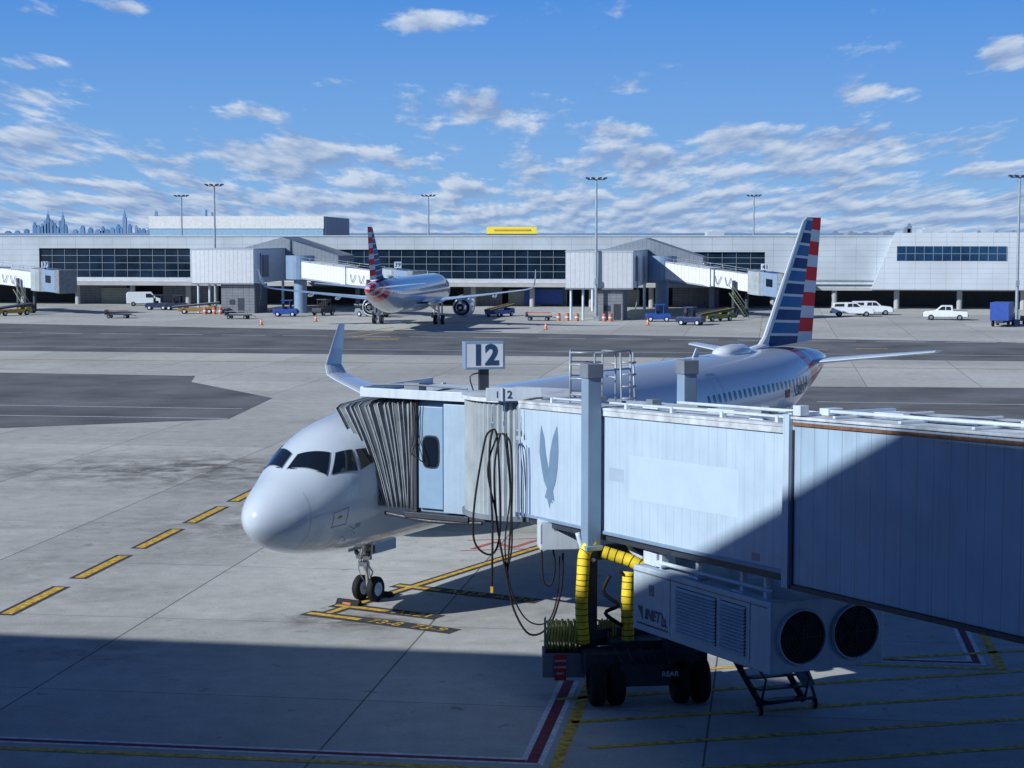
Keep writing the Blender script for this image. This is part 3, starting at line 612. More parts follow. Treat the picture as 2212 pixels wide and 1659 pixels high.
for x in(.78,1.66):
    b=B(W3); b.rev([(0,.42),(.03,.42),(.03,.37),(0,.37),(0,.42)],(x,42.3,1.5),(1,0,0),24,False); b.tube([(x,42.3,1.0),(x,42.3,1.9)],.02,5,1); b.make('reel_frame',greym,hr)
cb_=sub('chock_box',JB)
b=B(W3); b.box(.72,1.72,41.9,42.0,.62,1.12); b.box(.72,1.72,42.7,42.76,.62,1.12); b.box(.72,.78,42.0,42.7,.62,1.12); b.box(1.66,1.72,42.0,42.7,.62,1.12); b.box(.72,1.72,41.9,42.76,.56,.62); b.make('tray',greym,cb_)
b=B(W3); b.box(1.00,1.28,41.85,41.87,.5,1.12); b.make('red_sign',red,cb_)
b=B(W3)
for i,tx in enumerate(('CHOCKS','& CONES','ONLY')): text_on(b,tx,.066,(1.14,41.845,.97-.15*i),(1,0,0),(0,0,1),.003)
b.make('lettering',wpaint,cb_)
stx=sub('service_stair',JB)
b=B(W3)
P0,P1=Vector((4.75,41.6,1.9)),Vector((5.7,40.6,.25)); off=Vector((1.05,.35,0))
for o in(Vector((0,0,0)),off):
    b.tube([P0+o,P1+o],.075,6,1); b.tube([P0+o+Vector((0,0,.45)),P1+o+Vector((.1,-.1,.6)),P1+o],.03,6,1)
for k in range(7):
    q=P0.lerp(P1,(k+.5)/7); b.add([q,q+off,q+off+Vector((.2,-.2,0)),q+Vector((.2,-.2,0)),q-Vector((0,0,.04)),q+off-Vector((0,0,.04)),q+off+Vector((.2,-.2,-.04)),q+Vector((.2,-.2,-.04))],[(0,1,2,3),(4,5,6,7),(0,1,5,4),(2,3,7,6)])
b.tube([P1+Vector((-.1,0,0)),P1+off+Vector((.3,.3,0)),P0+off+Vector((.9,.3,-.3)),P0+off],.05,6,1)
b.add([P0+off,P0+off+Vector((.9,.3,-.3)),P1+off+Vector((.3,.3,.3)),P1+off+Vector((0,0,.3))],[(0,1,2,3)]); b.make('stair_frame',greyd,stx)
for q in(P1,P1+off+Vector((.3,.3,0))): wheel_on(stx,W3(q.x,q.y,.13),.13,.07,ax,greym)
def cable(pts,r,m=black,name='hanging_cable'):
    b=B(W3); b.tube(pts,r,7,6); return b.make(name,m,JB)
Yc=45.85
cable([(-.62,Yc+.3,5.9),(-.72,Yc+.2,5.6),(-.95,Yc,4.2),(-.98,Yc,3.2),(-.70,Yc,2.82),(-.42,Yc,2.9),(-.30,Yc,3.6),(-.34,Yc,5.2),(-.42,Yc+.3,5.95),(-.62,Yc+.3,5.9)],.028)
cable([(-.50,Yc+.2,5.98),(-.58,Yc,5.3),(-.50,Yc-.1,3.6),(-.52,Yc-.1,1.95)],.03)
cable([(-.30,Yc+.2,5.9),(-.45,Yc,5.0),(-.38,Yc,3.6),(-.15,Yc-.1,2.3),(.05,Yc-.2,1.4),(.45,Yc-.3,.78),(.95,Yc-.3,1.0),(1.25,Yc-.3,1.9),(1.30,Yc-.4,2.9)],.028)
cable([(-.2,Yc+.2,5.9),(-.12,Yc,5.3),(-.05,Yc,4.3),(-.18,Yc,3.0),(.0,Yc,1.8),(.4,Yc-.1,1.1),(.9,Yc-.1,1.05),(1.15,Yc-.2,1.7),(1.22,Yc-.3,2.8)],.02)
cable([(-.25,Yc+.2,5.9),(-.03,Yc,5.6),(.0,Yc,4.2),(-.1,Yc,2.6),(-.12,Yc,2.2)],.026)
cable([(-.36,Yc+.2,5.9),(-.62,Yc,5.0),(-.42,Yc,3.9),(-.28,Yc,2.9),(-.12,Yc,2.5),(.0,Yc,3.1),(-.04,Yc,4.6),(-.14,Yc+.2,5.9)],.024)
cable([(.75,Yc-.3,3.2),(.8,Yc-.4,2.2),(1.0,Yc-.4,2.1),(1.1,Yc-.4,2.6),(1.0,Yc-.4,3.2)],.025)
for X in(.12,.15,.42,.45): cable([(X,Yc+.05,5.75-.2*(X>.3)),(X+.02,Yc,4.8),(X+.03,Yc,3.7)],.01,blue,'blue_rope')
b=B(W3); b.cbox((-.52,Yc-.1,1.9),(.07,.07,.16)); b.make('cable_plug',yellow,JB)
for X,z in((-.5,6.2),(-.2,6.25),(.13,6.0),(.43,5.8)):
    b=B(W3); b.tube([(X,Yc+.2,6.6),(X,Yc+.2,z)],.012,5,1); b.rev([(0,.06),(.02,.06)],(X,Yc+.2,z-.05),(0,1,0),10); b.cbox((X,Yc+.2,z-.1),(.06,.04,.12)); b.make('pulley',logo_m,JB)
b=B(); b.cyl((29.5,1.05,0),(29.5,1.05,4.8),.7,n=24); b.make('pedestal',bridge_g,JB)
# ---------------------------------------------------------------- own terminal (casts the big shadow)
tb=thing('terminal_building',(0,0,0),0,'tall terminal building facing the docked airliner','building')
Hh=25.0; foot=[(-110,35),(-51.6,24.1),(-36.6,21.6),(-27.2,17.4),(-19.2,14.2),(-10,-3),(60,-14),(60,-50),(-110,-50)]
b=B(); b.prism(foot,0,Hh,'z'); b.make('wall',M('terminal_cladding',(.16,.19,.24),.5,lines=((2,1.5,.03,.4),)),tb)
for i in range(5):
    p=Vector(foot[i]);q=Vector(foot[i+1]);d=(q-p).normalized();nn=Vector((-d.y,d.x))
    for z0 in(5,10,15,20): 
        b=B(); a=p+d*.8+nn*.03;c=q-d*.8+nn*.03; b.add([(a.x,a.y,z0),(c.x,c.y,z0),(c.x,c.y,z0+2.6),(a.x,a.y,z0+2.6)],[(0,1,2,3)]); b.make('window',glass,tb)
# ---------------------------------------------------------------- opposite concourse
cc=thing('concourse_building',(0,273,0),math.radians(-8.4),'long low concourse with pale metal panels and ribbon windows','building')
panel=M('metal_cladding',(.43,.505,.575),.4,var=.2,scale=.15,lines=((0,3.0,.06,.55),(2,.85,.05,.55)))
panel2=M('pale_metal_cladding',(.50,.57,.64),.4,var=.12,scale=.15,lines=((0,2.2,.06,.6),(2,.75,.04,.55)))
brick=M('grey_block_wall',(.18,.205,.24),.8,var=.2,lines=((0,.8,.06,.4),(2,.4,.05,.4)))
conc=M('concrete_band',(.36,.38,.40),.8,var=.2,scale=.3)
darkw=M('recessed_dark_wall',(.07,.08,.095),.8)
wnds=[(-75,-50.4,8.75,4.25),(-28.7,8.2,8.6,4.2),(23.1,37.8,8.3,4.9)]
b=B(); b.box(-120,95,0,.8,8.8,10.6); b.box(-120,60,0,.8,3.9,4.2); b.box(-120,-75,0,.8,4.2,8.8)
b.box(-50.4,-28.7,0,.8,4.2,8.8); b.box(8.2,23.1,0,.8,4.2,8.8); b.box(37.8,95,0,.8,3.0,8.8)
b.box(-75,-50.4,0,.8,4.2,4.25);b.box(-75,-50.4,0,.8,8.75,8.8);b.box(-28.7,8.2,0,.8,8.6,8.8); b.box(23.1,37.8,0,.8,8.3,8.8); b.box(23.1,37.8,0,.8,4.2,4.9); b.box(-120,95,.8,30,3.9,10.4); b.make('upper_wall',panel,cc)
b=B(); b.box(-120,95,-.15,.9,10.6,10.75); b.make('parapet',M('pale_coping',(.5,.56,.62),.5),cc)
b=B(); b.box(-120,95,-.4,-.01,3.6,3.9); b.make('sill_band',M('pale_sill',(.48,.54,.60),.5),cc)
b=B(); b.box(-120,45,-2.0,.5,3.05,3.58); b.make('fascia_band',conc,cc)
b=B(); b.box(45.01,95,-.3,.5,2.7,2.99); b.make('soffit_band',conc,cc)
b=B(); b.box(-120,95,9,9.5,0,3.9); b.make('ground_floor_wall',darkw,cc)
for i in range(-12,10):
    x=i*9.0+3
    b=B(); b.cyl((x,.6,0),(x,.6,3.05),.4,n=14); b.make('column',conc,cc)
for x0,x1 in((-70,-62),(-56,-47),(-24,-16),(-8,-2),(2,8),(24,31)):
    b=B(); b.box(x0,x1,3.2,3.6,0,2.9); b.make('ground_floor_bay',brick,cc)
rd=M('roller_door_grey',(.25,.28,.27),.6,lines=((2,.25,.05,.4),))
for x0 in(-66,-1,14):
    b=B(); b.box(x0,x0+5,2.9,3.15,0,2.5); b.make('roller_door',rd,cc)
b=B(); b.box(1.5,7.5,2.6,2.85,.3,2.6); b.make('blue_hoarding',blue,cc)
mull=M('window_mullion',(.24,.31,.38),.45)
for x0,x1,zt,zb in wnds:
    b=B(); b.box(x0+.01,x1-.01,.35,.45,zb,zt); w=b.make('window',farglass,cc)
    b=B(); n=max(2,int((x1-x0)/1.9))
    for k in range(n+1): x=x0+(x1-x0)*k/n; b.box(x-.025,x+.025,.24,.34,zb,zt)
    for k in range(1,4): z=zb+(zt-zb)*k/4; b.box(x0,x1,.26,.33,z-.03,z+.03)
    b.make('frame',mull,w)
b=B(); b.prism([(53.2,2.9),(56.5,11.1),(95,11.3),(95,2.9)],-1.6,-.02); b.make('raked_wall',panel2,cc)
b=B(); b.box(56.8,72.3,-1.66,-1.61,7.1,9.2); w=b.make('window',M('blue_window_glass',(.012,.05,.12),.1,var=.5,scale=.3,spec=.5),cc)
b=B()
for k in range(13): x=56.8+15.5*k/12; b.box(x-.03,x+.03,-1.70,-1.665,7.1,9.2)
b.box(56.8,72.3,-1.70,-1.665,8.1,8.16)
b.make('frame',mull,w)
corr=M('corrugated_white',(.66,.73,.80),.45,var=.08,lines=((0,.6,.08,.6),(1,.6,.08,.6)),streak=.1)
link_m=M('link_cladding',(.20,.25,.31),.5,lines=((0,.6,.06,.5),))
def pod(X,Y,w,d,zt,zb,bx0,bx1,label):
    p=thing('walkway_pod',(X,Y,0),math.radians(-8.4),label,'building','raised boarding pods on block bases')
    b=B(); b.box(0,w,0,d,zb,zt); b.make('corrugated_box',corr,p,.05)
    b=B(); b.box(-.05,w+.05,-.05,d,zt+.005,zt+.15); b.make('roof_edge',panel,p)
    b=B(); b.box(-.05,w+.05,-.06,-.01,zb-.15,zb-.003); b.make('floor_edge',greym,p)
    b=B(); b.prism([(w*.3,zt+.15),(w*.95,zt+1.7),(w*1.9,zt-1.0),(w*1.9,zb),(w*1.001,zb),(w*1.001,zt+.15)],d*.85,d+7); b.make('gabled_link',link_m,p)
    b=B(); b.box(bx0,bx1,.6,7,0,zb-.16); b.make('block_base',brick,p,.03)
    b=B(); b.box(bx0+1.2,bx0+2.0,.56,.59,1.2,1.9); b.make('hatch',greyd,p)
    b=B(); b.box(bx0+2.4,bx0+3.3,.56,.59,.1,2.1); b.make('door',greyd,p)
    for x in(.6,w*.25):
        b=B(); b.cyl((x,1.0,0),(x,1.0,zb-.02),.16,n=10); b.make('support_column',white,p)
    for x in(.6,w-.6):
        b=B(); b.cyl((x,d-2,0),(x,d-2,zb-.02),.2,n=10); b.make('support_column',white,p)
    b=B(); b.tube([(w+.05,2,1),(w+.4,2,3),(w+.3,2.3,zt-.5)],.1,6,3); b.make('downpipe',greym,p)
    b=B(); b.box(w+.01,w+.3,4,6.5,zb+.8,zt-.8); b.make('side_louvre',greym,p)
    return p
pod(-44.5,251.2,8.9,19,8.8,4.15,4.0,8.8,'corrugated white boarding pod on a grey block base')
pod(6.8,230,8.6,30,8.7,4.1,3.7,7.3,'corrugated white boarding pod with support posts and block base')
# ---------------------------------------------------------------- far jet bridges
stg=M('stair_green_grey',(.16,.2,.14),.6)
def far_bridge(p0,p1,z0,z1,num,label):
    p0=Vector(p0);p1=Vector(p1);d=p1-p0;L=d.length
    J=thing('jet_bridge',(p0.x,p0.y,0),math.atan2(d.y,d.x),label,'jet bridge','jet bridges along the opposite concourse')
    f=lambda x,y,z:(x,y,z+z0+(z1-z0)*x/L)
    b=B(); b.rev([(0,.9),(z0,.9)],(0,0,0),(0,0,1),20); b.rev([(z0-.2,.1),(z0-.2,2.0),(z0+3.1,2.0),(z0+3.1,.1)],(0,0,0),(0,0,1),24,False); b.make('rotunda',bridge_g,J)
    b=B(f); b.box(1.0,L*.55,-1.25,1.25,0,2.5); b.box(L*.5,L-1,-1.05,1.05,.12,2.35); b.make('tunnel',corr,J,.03)
    b=B(f)
    for y in(-1.35,1.35):
        b.tube([(1,y,3.0),(L-1,y,2.85)],.03,5,1)
        for k in range(8): b.tube([(1+(L-2)*k/7,y,2.4),(1+(L-2)*k/7,y,3.0)],.03,5,1)
    b.make('roof_railing',galv,J)
    for k in range(2):
        b=B(f); x=L*.6+k*1.6; b.tube([(x,-1.2,1.6),(x+.4,-1.24,.5),(x+1.0,-1.2,1.6)],.04,5,5); b.make('hanging_hose',greyd,J)
    b=B(f); b.box(1.2,L*.5,-1.28,-1.26,-.02,.18); b.box(1.2,L*.55,-1.28,-1.26,2.35,2.48); b.make('tunnel_chord',galv,J)
    b=B(f); b.rev([(-.1,.1),(-.1,1.7),(2.9,1.7),(2.9,.1)],(L,0,0),(0,0,1),36,False,zig=.05); b.make('rotating_cab_curtain',ribbed,J)
    b=B(f); b.cbox((L+1.9,.3,1.45),(3.0,3.2,3.0)); b.make('cab',bridge_g,J,.05)
    b=B(f); b.cbox((L+2.2,-1.32,1.7),(1.0,.04,1.0)); b.make('cab_window',glass,J)
    b=B(f); b.cbox((L+3.9,.3,1.5),(1.0,3.4,3.2)); b.make('bellows_canopy',belwm,J,.15)
    for y in(-1.5,1.5): 
        b=B(); b.cbox((L*.8,y,2.6),(.35,.35,4.6)); b.make('lift_column',greyd,J)
    b=B(); b.cbox((L*.8,0,.9),(.6,2.6,.5)); b.make('wheel_axle',greyd,J)
    for y in(-1.2,1.2): wheel_on(J,(L*.8,y,.5),.5,.4,(1,0,0),greym,sub=False)
    b=B(); q=[(L-.5,-2.2,.2),(L-3.2,-2.2,3.4)]
    for y in(-1.9,-2.6): b.tube([(q[0][0],y,.2),(q[1][0],y,z1+.1)],.07,5,1); b.tube([(q[0][0],y,1.2),(q[1][0],y,z1+1.1)],.04,5,1)
    for k in range(10): 
        t=k/10; b.cbox((q[0][0]+(q[1][0]-q[0][0])*t,-2.25,.2+(z1-.1)*t),(.25,.7,.05))
    b.make('service_stair',stg,J)
    b=B(); b.cbox((L+1,-.6,z1+3.5),(.9,.9,.8),rz=-math.atan2(d.y,d.x)); b.make('gate_sign_box',white,J,.02)
    R_=Matrix.Rotation(-math.atan2(d.y,d.x),3,'Z'); e1=R_@Vector((1,0,0)); o=Vector((L+1,-.6,z1+3.5))+R_@Vector((0,-.47,0))
    b=B(); text_on(b,num,.8,o,e1,(0,0,1),.02); b.make('gate_sign_number',navy,J)
    b=B(); b.cyl((L+1,-.6,z1+2.8),(L+1,-.6,z1+3.1),.1); b.make('sign_post',greyd,J)
far_bridge((-79,258),(-64.5,249),4.6,3.3,'37','dark sided jet bridge with number 37 sign')
far_bridge((-29.5,252),(-15.5,240.5),4.9,3.4,'39','white jet bridge reaching the distant airliner, number 39 sign')
far_bridge((20.5,247),(32.5,236),4.9,3.2,'41','white jet bridge standing unused with hoses, number 41 sign')
# ---------------------------------------------------------------- light poles
def pole(X,Y,h,label):
    p=thing('apron_light_pole',(X,Y,0),0,label,'light pole','tall apron floodlight poles')
    b=B(); b.cyl((0,0,0),(0,0,h),.22,.12,12); b.cbox((0,0,.3),(.7,.7,.6)); b.cbox((0,-.2,5),(.4,.2,.7)); b.make('mast',galv,p)
    b=B(); b.cyl((-1.1,0,h),(1.1,0,h),.06); b.cyl((0,-.8,h-.4),(0,.8,h-.4),.06); b.make('crossarm',galv,p)
    for x in(-1.1,-.4,.4,1.1):
        b=B(); r=.22*(1 if x>0 else -1)
        b.cbox((x,-.1,h+.18),(.5,.55,.22),ry=-r); b.make('floodlight',greyd,p,.03)
    return p
pp=pole(0,0,17.8,'tall grey floodlight pole beside the concourse')
pp.location=(-42.5,259,0)
for X,Y in((10.65,229),(61.5,220),(-60.5,332),(-15.2,330),(44,330)):
    copy_thing(pp,(X,Y,0),0,'tall grey floodlight pole standing behind the concourse' if Y>300 else None)
# ---------------------------------------------------------------- vehicles
vwhite=M('vehicle_white',(.66,.73,.80),.3,var=.06,coat=.4)
def vehicle(kind,X,Y,rz,label,paint=None,group=None,railm=None):
    paint=paint or vwhite; railm=railm or galv
    cat={'pickup':'pickup truck','cap':'pickup truck','van':'van','tug':'airport tractor','loader':'belt loader','truck':'truck','cart':'cart'}[kind]
    nm={'pickup':'pickup_truck','cap':'pickup_truck','van':'van','tug':'baggage_tractor','loader':'belt_loader','truck':'service_truck','cart':'baggage_cart'}[kind]
    V=thing(nm,(X,Y,0),rz,label,cat,group)
    def body(prof,w,m=paint,name='body',bev=.07):
        b=B(); b.prism(prof,-w,w); return b.make(name,m,V,bev)
    def sidewin(prof,w):
        for s in(1,-1):
            b=B(); b.prism(prof,(w+.005)*s,(w+.02)*s); b.make('side_window',glass,V)
    if kind in('pickup','cap'):
        top=[(-2.75,1.15),(-.95,1.2)] if kind=='pickup' else [(-2.72,1.2),(-2.55,1.85),(-.95,1.87)]
        body([(-2.8,.45)]+top+[(-.85,1.88),(.55,1.88),(1.25,1.28),(2.55,1.12),(2.78,.9),(2.8,.42)],.95)
        if kind=='pickup':
            b=B(); b.box(-2.65,-1.05,-.8,.8,1.16,1.2); b.make('load_bed',greyd,V)
        sidewin([(-.7,1.3),(-.62,1.74),(-.05,1.76),(-.05,1.3)],.95); sidewin([(.05,1.3),(.05,1.76),(.5,1.74),(.95,1.3)],.95)
        if kind=='cap': sidewin([(-2.4,1.35),(-2.3,1.7),(-1.1,1.72),(-1.1,1.35)],.95)
        b=B(); b.add([(.62,-.8,1.82),(.62,.8,1.82),(1.2,.85,1.33),(1.2,-.85,1.33)],[(0,1,2,3)]); b.v=[(x+.03,y,z+.03) for x,y,z in b.v]; b.make('windscreen',glass,V)
        for x in(2.79,-2.86):
            b=B(); b.box(x,x+.07,-.9,.9,.45,.68); b.make('bumper',greyd,V)
        for y in(-.85,.5):
            b=B(); b.box(2.78,2.83,y,y+.35,.8,.98); b.make('headlight',alu,V)
        for x in(-1.75,1.8):
            for y in(-.85,.85): wheel_on(V,(x,y,.38),.38,.24,(0,1,0),greym,sub=False)
    elif kind=='van':
        body([(-2.7,.4),(-2.75,1.9),(-2.5,2.15),(1.0,2.15),(1.75,1.35),(2.5,1.1),(2.6,.4)],.95); sidewin([(.2,1.3),(.2,1.9),(.95,1.9),(1.45,1.3)],.95)
        b=B(); b.add([(1.1,-.8,2.08),(1.1,.8,2.08),(1.78,.85,1.4),(1.78,-.85,1.4)],[(0,1,2,3)]); b.v=[(x+.03,y,z+.03) for x,y,z in b.v]; b.make('windscreen',glass,V)
        b=B(); b.add([(-2.765,-.7,1.2),(-2.765,.7,1.2),(-2.78,.7,1.85),(-2.78,-.7,1.85)],[(0,1,2,3)]); b.make('rear_window',glass,V)
        for x in(-1.7,1.7):
            for y in(-.85,.85): wheel_on(V,(x,y,.36),.36,.24,(0,1,0),greym,sub=False)
    elif kind=='tug':
        body([(-1.6,.35),(-1.6,1.0),(-.2,1.05),(-.1,1.0),(1.4,1.05),(1.65,.85),(1.65,.35)],.8)
        b=B()
        for x in(-.35,.65):
            for y in(-.7,.7): b.cbox((x,y,1.55),(.09,.09,1.1))
        b.box(-.5,.85,-.8,.8,2.08,2.2); b.make('canopy',paint,V,.03)
        b=B(); b.box(.68,.72,-.65,.65,1.1,2.05); b.make('windscreen',glass,V)
        b=B(); b.cbox((-.1,0,1.15),(.5,.9,.3)); b.cbox((-.35,0,1.45),(.12,.9,.5)); b.make('seat',black,V)
        for x in(-1.62,1.68):
            b=B(); b.cbox((x,0,.6),(.1,1.5,.2)); b.make('bumper',greyd,V)
        for x in(-1.0,1.0):
            for y in(-.72,.72): wheel_on(V,(x,y,.34),.34,.24,(0,1,0),white,sub=False)
    elif kind=='loader':
        body([(-2.6,.35),(-2.6,.8),(1.4,.85),(1.6,1.1),(2.4,1.1),(2.6,.8),(2.6,.35)],.85)
        b=B(); b.prism([(-3.4,.75),(-3.4,1.0),(3.0,1.6),(3.0,1.35)],-.45,.45); b.make('conveyor',greyd,V,.02)
        for y in(-.52,.46):
            b=B(); b.prism([(-3.4,1.0),(-3.4,1.06),(3.0,1.66),(3.0,1.6)],y,y+.06); b.make('side_rail',railm,V)
        b=B(); b.cbox((1.6,.65,1.3),(.5,.35,.4)); b.tube([(2.2,.6,1.1),(2.1,.6,1.6),(1.9,.6,1.7)],.03,5,2); b.make('driver_seat',black,V)
        for x in(-1.7,1.7):
            for y in(-.78,.78): wheel_on(V,(x,y,.36),.36,.24,(0,1,0),white,sub=False)
    elif kind=='truck':
        body([(.9,.45),(.9,2.3),(2.0,2.3),(2.6,1.5),(2.75,.45)],1.0,paint,'cab'); body([(-3.0,.75),(-3.0,2.9),(.7,2.9),(.7,.75)],1.1,paint,'cargo_box',.04)
        b=B(); b.box(-3.0,2.6,-.45,.45,.45,.74); b.make('chassis',greyd,V); sidewin([(1.2,1.5),(1.2,2.1),(1.9,2.1),(2.25,1.5)],1.0)
        b=B(); b.add([(2.06,-.85,2.22),(2.06,.85,2.22),(2.62,.88,1.55),(2.62,-.88,1.55)],[(0,1,2,3)]); b.v=[(x+.02,y,z+.03) for x,y,z in b.v]; b.make('windscreen',glass,V)
        for x in(-1.9,1.7):
            for y in(-.9,.9): wheel_on(V,(x,y,.42),.42,.28,(0,1,0),greym,sub=False)
    else:
        b=B(); b.box(-1.6,1.6,-.8,.8,.45,.58); b.box(-1.6,-1.52,-.8,.8,.58,1.1); b.tube([(1.6,0,.5),(2.4,0,.35)],.04,5,1); b.make('deck',greyd,V)
        for y in(-.8,.8):
            b=B(); b.tube([(-1.5,y,.58),(-1.5,y,1.0),(1.5,y,1.0),(1.5,y,.58)],.03,5,1); b.make('side_rail',paint,V)
        for x in(-1.1,1.1):
            for y in(-.65,.65): wheel_on(V,(x,y,.24),.24,.15,(0,1,0),greym,sub=False)
    return V
r8=math.radians(-8.4)
G='vehicles parked on the apron'
vehicle('cap',45.4,241,r8+.05,'white pickup truck with covered bed beside the concourse',vwhite,G)
vehicle('cap',48.9,245.5,r8+.03,'white pickup truck with covered bed behind another pickup',vwhite,G)
vehicle('pickup',55.5,231,r8+3.14-.1,'white pickup truck with open bed on the apron',vwhite,G)
vehicle('van',-56.2,276.5,r8+.3,'white van parked by the concourse wall',vwhite,G)
vehicle('tug',-51.5,262,r8+.15,'dark navy tractor near the pod',M('navy_paint',(.02,.04,.10),.4),G)
vehicle('tug',-48.5,261,r8+.15,'dark navy tractor with canopy near the pod',M('dark_navy_paint',(.02,.03,.07),.4),G)
vehicle('loader',-43.5,249.5,r8+.2,'amber and dark belt loader beside the block base',M('amber_paint',(.30,.18,.06),.5),G)
vehicle('tug',-30.2,241,r8+.1,'blue baggage tractor with canopy',blue,G)
vehicle('tug',-25.5,244,r8+1.2,'small dark tractor under the jet bridge',greyd,G)
vehicle('cart',-35.5,234,r8,'low grey baggage cart',greym,G)
vehicle('cart',-51.5,236,r8+.1,'low brown baggage cart',rust,G)
vehicle('loader',-18.5,240,r8+2.6,'grey conveyor loader beside the distant airliner',greym,G)
vehicle('loader',-1.6,241,r8+1.2,'blue and yellow belt loader by the wing',blue,G,yellow)
vehicle('cart',3.4,229.5,r8,'low red cart near the pod',red,G)
vehicle('tug',18.4,227,r8+.1,'blue baggage tractor with canopy near the pod',blue,G)
vehicle('tug',21.6,218,r8+2.9,'dark blue tractor on the apron',M('dark_blue_paint',(.01,.03,.12),.4),G)
vehicle('loader',25.8,228,r8+.9,'olive belt loader under the jet bridge',M('olive_paint',(.16,.19,.05),.5),G,yellow)
vehicle('truck',58.8,216,r8+1.3,'blue service truck with container body',blue,G)
vehicle('loader',-67.5,244,r8+1.0,'yellow belt loader below the dark jet bridge',M('dull_yellow_paint',(.40,.27,.04),.5),G)
vehicle('cart',63.5,219,r8+.4,'orange and red equipment cart',orange,G)
cn=thing('traffic_cone',(-30.3,218,0),0,'orange traffic cone on the apron','traffic cone','orange cones on the apron')
b=B(); b.rev([(.05,.2),(.8,.04),(.82,.001)],(0,0,0),(0,0,1),16); b.make('cone',orange,cn); b=B(); b.cbox((0,0,.025),(.5,.5,.05)); b.make('foot',black,cn); b=B(); b.rev([(.42,.135),(.56,.105)],(0,0,0),(0,0,1),16); b.make('reflective_band',white,cn)
for X,Y in((-24.7,227),(3.9,208),(16.4,218)): copy_thing(cn,(X,Y,0),0)
dr=thing('hydrant_bollard',(-42,247,0),0,'orange drum bollard protecting the pod base','bollard','orange bollards around the pods')
b=B(); b.rev([(0,.26),(.95,.24),(1.0,.16),(1.0,.001)],(0,0,0),(0,0,1),16); b.make('drum',M('faded_orange',(.45,.14,.06),.6),dr); b=B(); b.rev([(.4,.27),(.6,.265)],(0,0,0),(0,0,1),16); b.make('band',white,dr)
for X,Y in((-40.8,247.3),(-39.9,247),(5.9,228.6),(7.0,228.5),(8.2,228),(11.6,227.3),(12.4,227)): copy_thing(dr,(X,Y,0),0)
# ---------------------------------------------------------------- distance
h=thing('hangar',(0,0,0),0,'large white and pale blue flat roofed hangar','building')
b=B(); b.box(-120,-62.5,600,690,0,12.7); b.make('lower_wall',M('pale_blue_cladding',(.26,.45,.62),.6,lines=((0,4,.15,.75),)),h)
b=B(); b.box(-120.2,-62.3,599.8,690.2,12.71,16.8); b.make('upper_band',M('hangar_white',(.68,.72,.75),.6,lines=((0,5,.15,.8),)),h)
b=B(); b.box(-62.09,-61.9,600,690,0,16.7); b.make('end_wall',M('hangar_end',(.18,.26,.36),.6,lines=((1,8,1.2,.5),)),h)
h=thing('yellow_building',(0,0,0),0,'low building with bright yellow upper storey','building')
b=B(); b.box(-7,6.8,500,515,0,11.0); b.make('wall',greym,h); b=B(); b.box(-7,6.8,499.8,515,11.01,12.9)
b.make('yellow_band',M('bright_yellow_cladding',(.85,.72,.08),.5,var=.05),h); b=B(); b.box(-5,5,499.6,499.75,11.9,12.3); b.make('window_strip',yellow,h)
haze=[M('haze_blue_tower',(.10,.22,.44),.9,var=.15,scale=.01),M('haze_slate_tower',(.14,.27,.47),.9,var=.15,scale=.01)]  # aerial haze is built into the base colours of towers and horizon buildings
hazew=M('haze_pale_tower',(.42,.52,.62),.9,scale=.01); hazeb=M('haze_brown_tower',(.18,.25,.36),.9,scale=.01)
tw=[(78,480,8),(86,485,7),(95,482,8),(101,477,9),(107,464,8),(114,475,10),(121,481,8),(129,488,7),(133,476,5),(139,465,7),(145,484,7),(181,486,9),(198,490,10),(213,494,12),(225,488,7),(245,490,10),(258,484,9),(272,461,8),(283,483,8),(297,486,6),(312,492,10),(340,457,8),(448,455,4),(461,460,4),
 (60,493,10),(165,494,10),(232,494,14),(325,492,10),(304,491,6),(264,488,6),(20,497,12),(40,496,10),(1803,497,12),(1870,499,18),(1962,482,10),(1957,489,14),(2112,496,8),(2150,497,8),(1700,500,14),(1760,501,10),(1500,501,10)]
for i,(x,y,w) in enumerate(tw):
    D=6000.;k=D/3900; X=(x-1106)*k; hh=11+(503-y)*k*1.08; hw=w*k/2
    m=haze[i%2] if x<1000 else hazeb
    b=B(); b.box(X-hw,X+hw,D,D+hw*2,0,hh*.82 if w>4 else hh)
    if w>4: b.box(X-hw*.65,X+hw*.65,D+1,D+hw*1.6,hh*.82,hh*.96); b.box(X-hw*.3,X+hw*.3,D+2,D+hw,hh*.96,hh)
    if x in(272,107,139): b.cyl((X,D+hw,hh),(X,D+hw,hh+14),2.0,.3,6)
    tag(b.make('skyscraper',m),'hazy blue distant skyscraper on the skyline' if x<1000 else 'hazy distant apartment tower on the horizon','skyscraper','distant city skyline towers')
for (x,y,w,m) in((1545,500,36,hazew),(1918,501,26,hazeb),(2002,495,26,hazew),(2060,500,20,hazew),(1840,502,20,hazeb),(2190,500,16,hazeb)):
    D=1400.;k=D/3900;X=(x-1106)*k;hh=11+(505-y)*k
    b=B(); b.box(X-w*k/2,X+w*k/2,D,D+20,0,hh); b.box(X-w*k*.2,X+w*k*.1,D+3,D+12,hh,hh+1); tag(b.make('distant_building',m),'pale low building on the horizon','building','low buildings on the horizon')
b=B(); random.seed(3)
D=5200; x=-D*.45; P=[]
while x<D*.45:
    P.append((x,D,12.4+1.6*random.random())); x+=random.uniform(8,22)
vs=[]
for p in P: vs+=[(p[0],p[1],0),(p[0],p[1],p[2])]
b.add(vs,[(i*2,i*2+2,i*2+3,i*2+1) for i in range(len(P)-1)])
tag(b.make('treeline',M('haze_foliage',(.15,.26,.42),.9,var=.1,scale=.003),recalc=False),'hazy blue belt of distant trees','',kind='stuff')  # foliage colour shifted to blue to carry the aerial haze
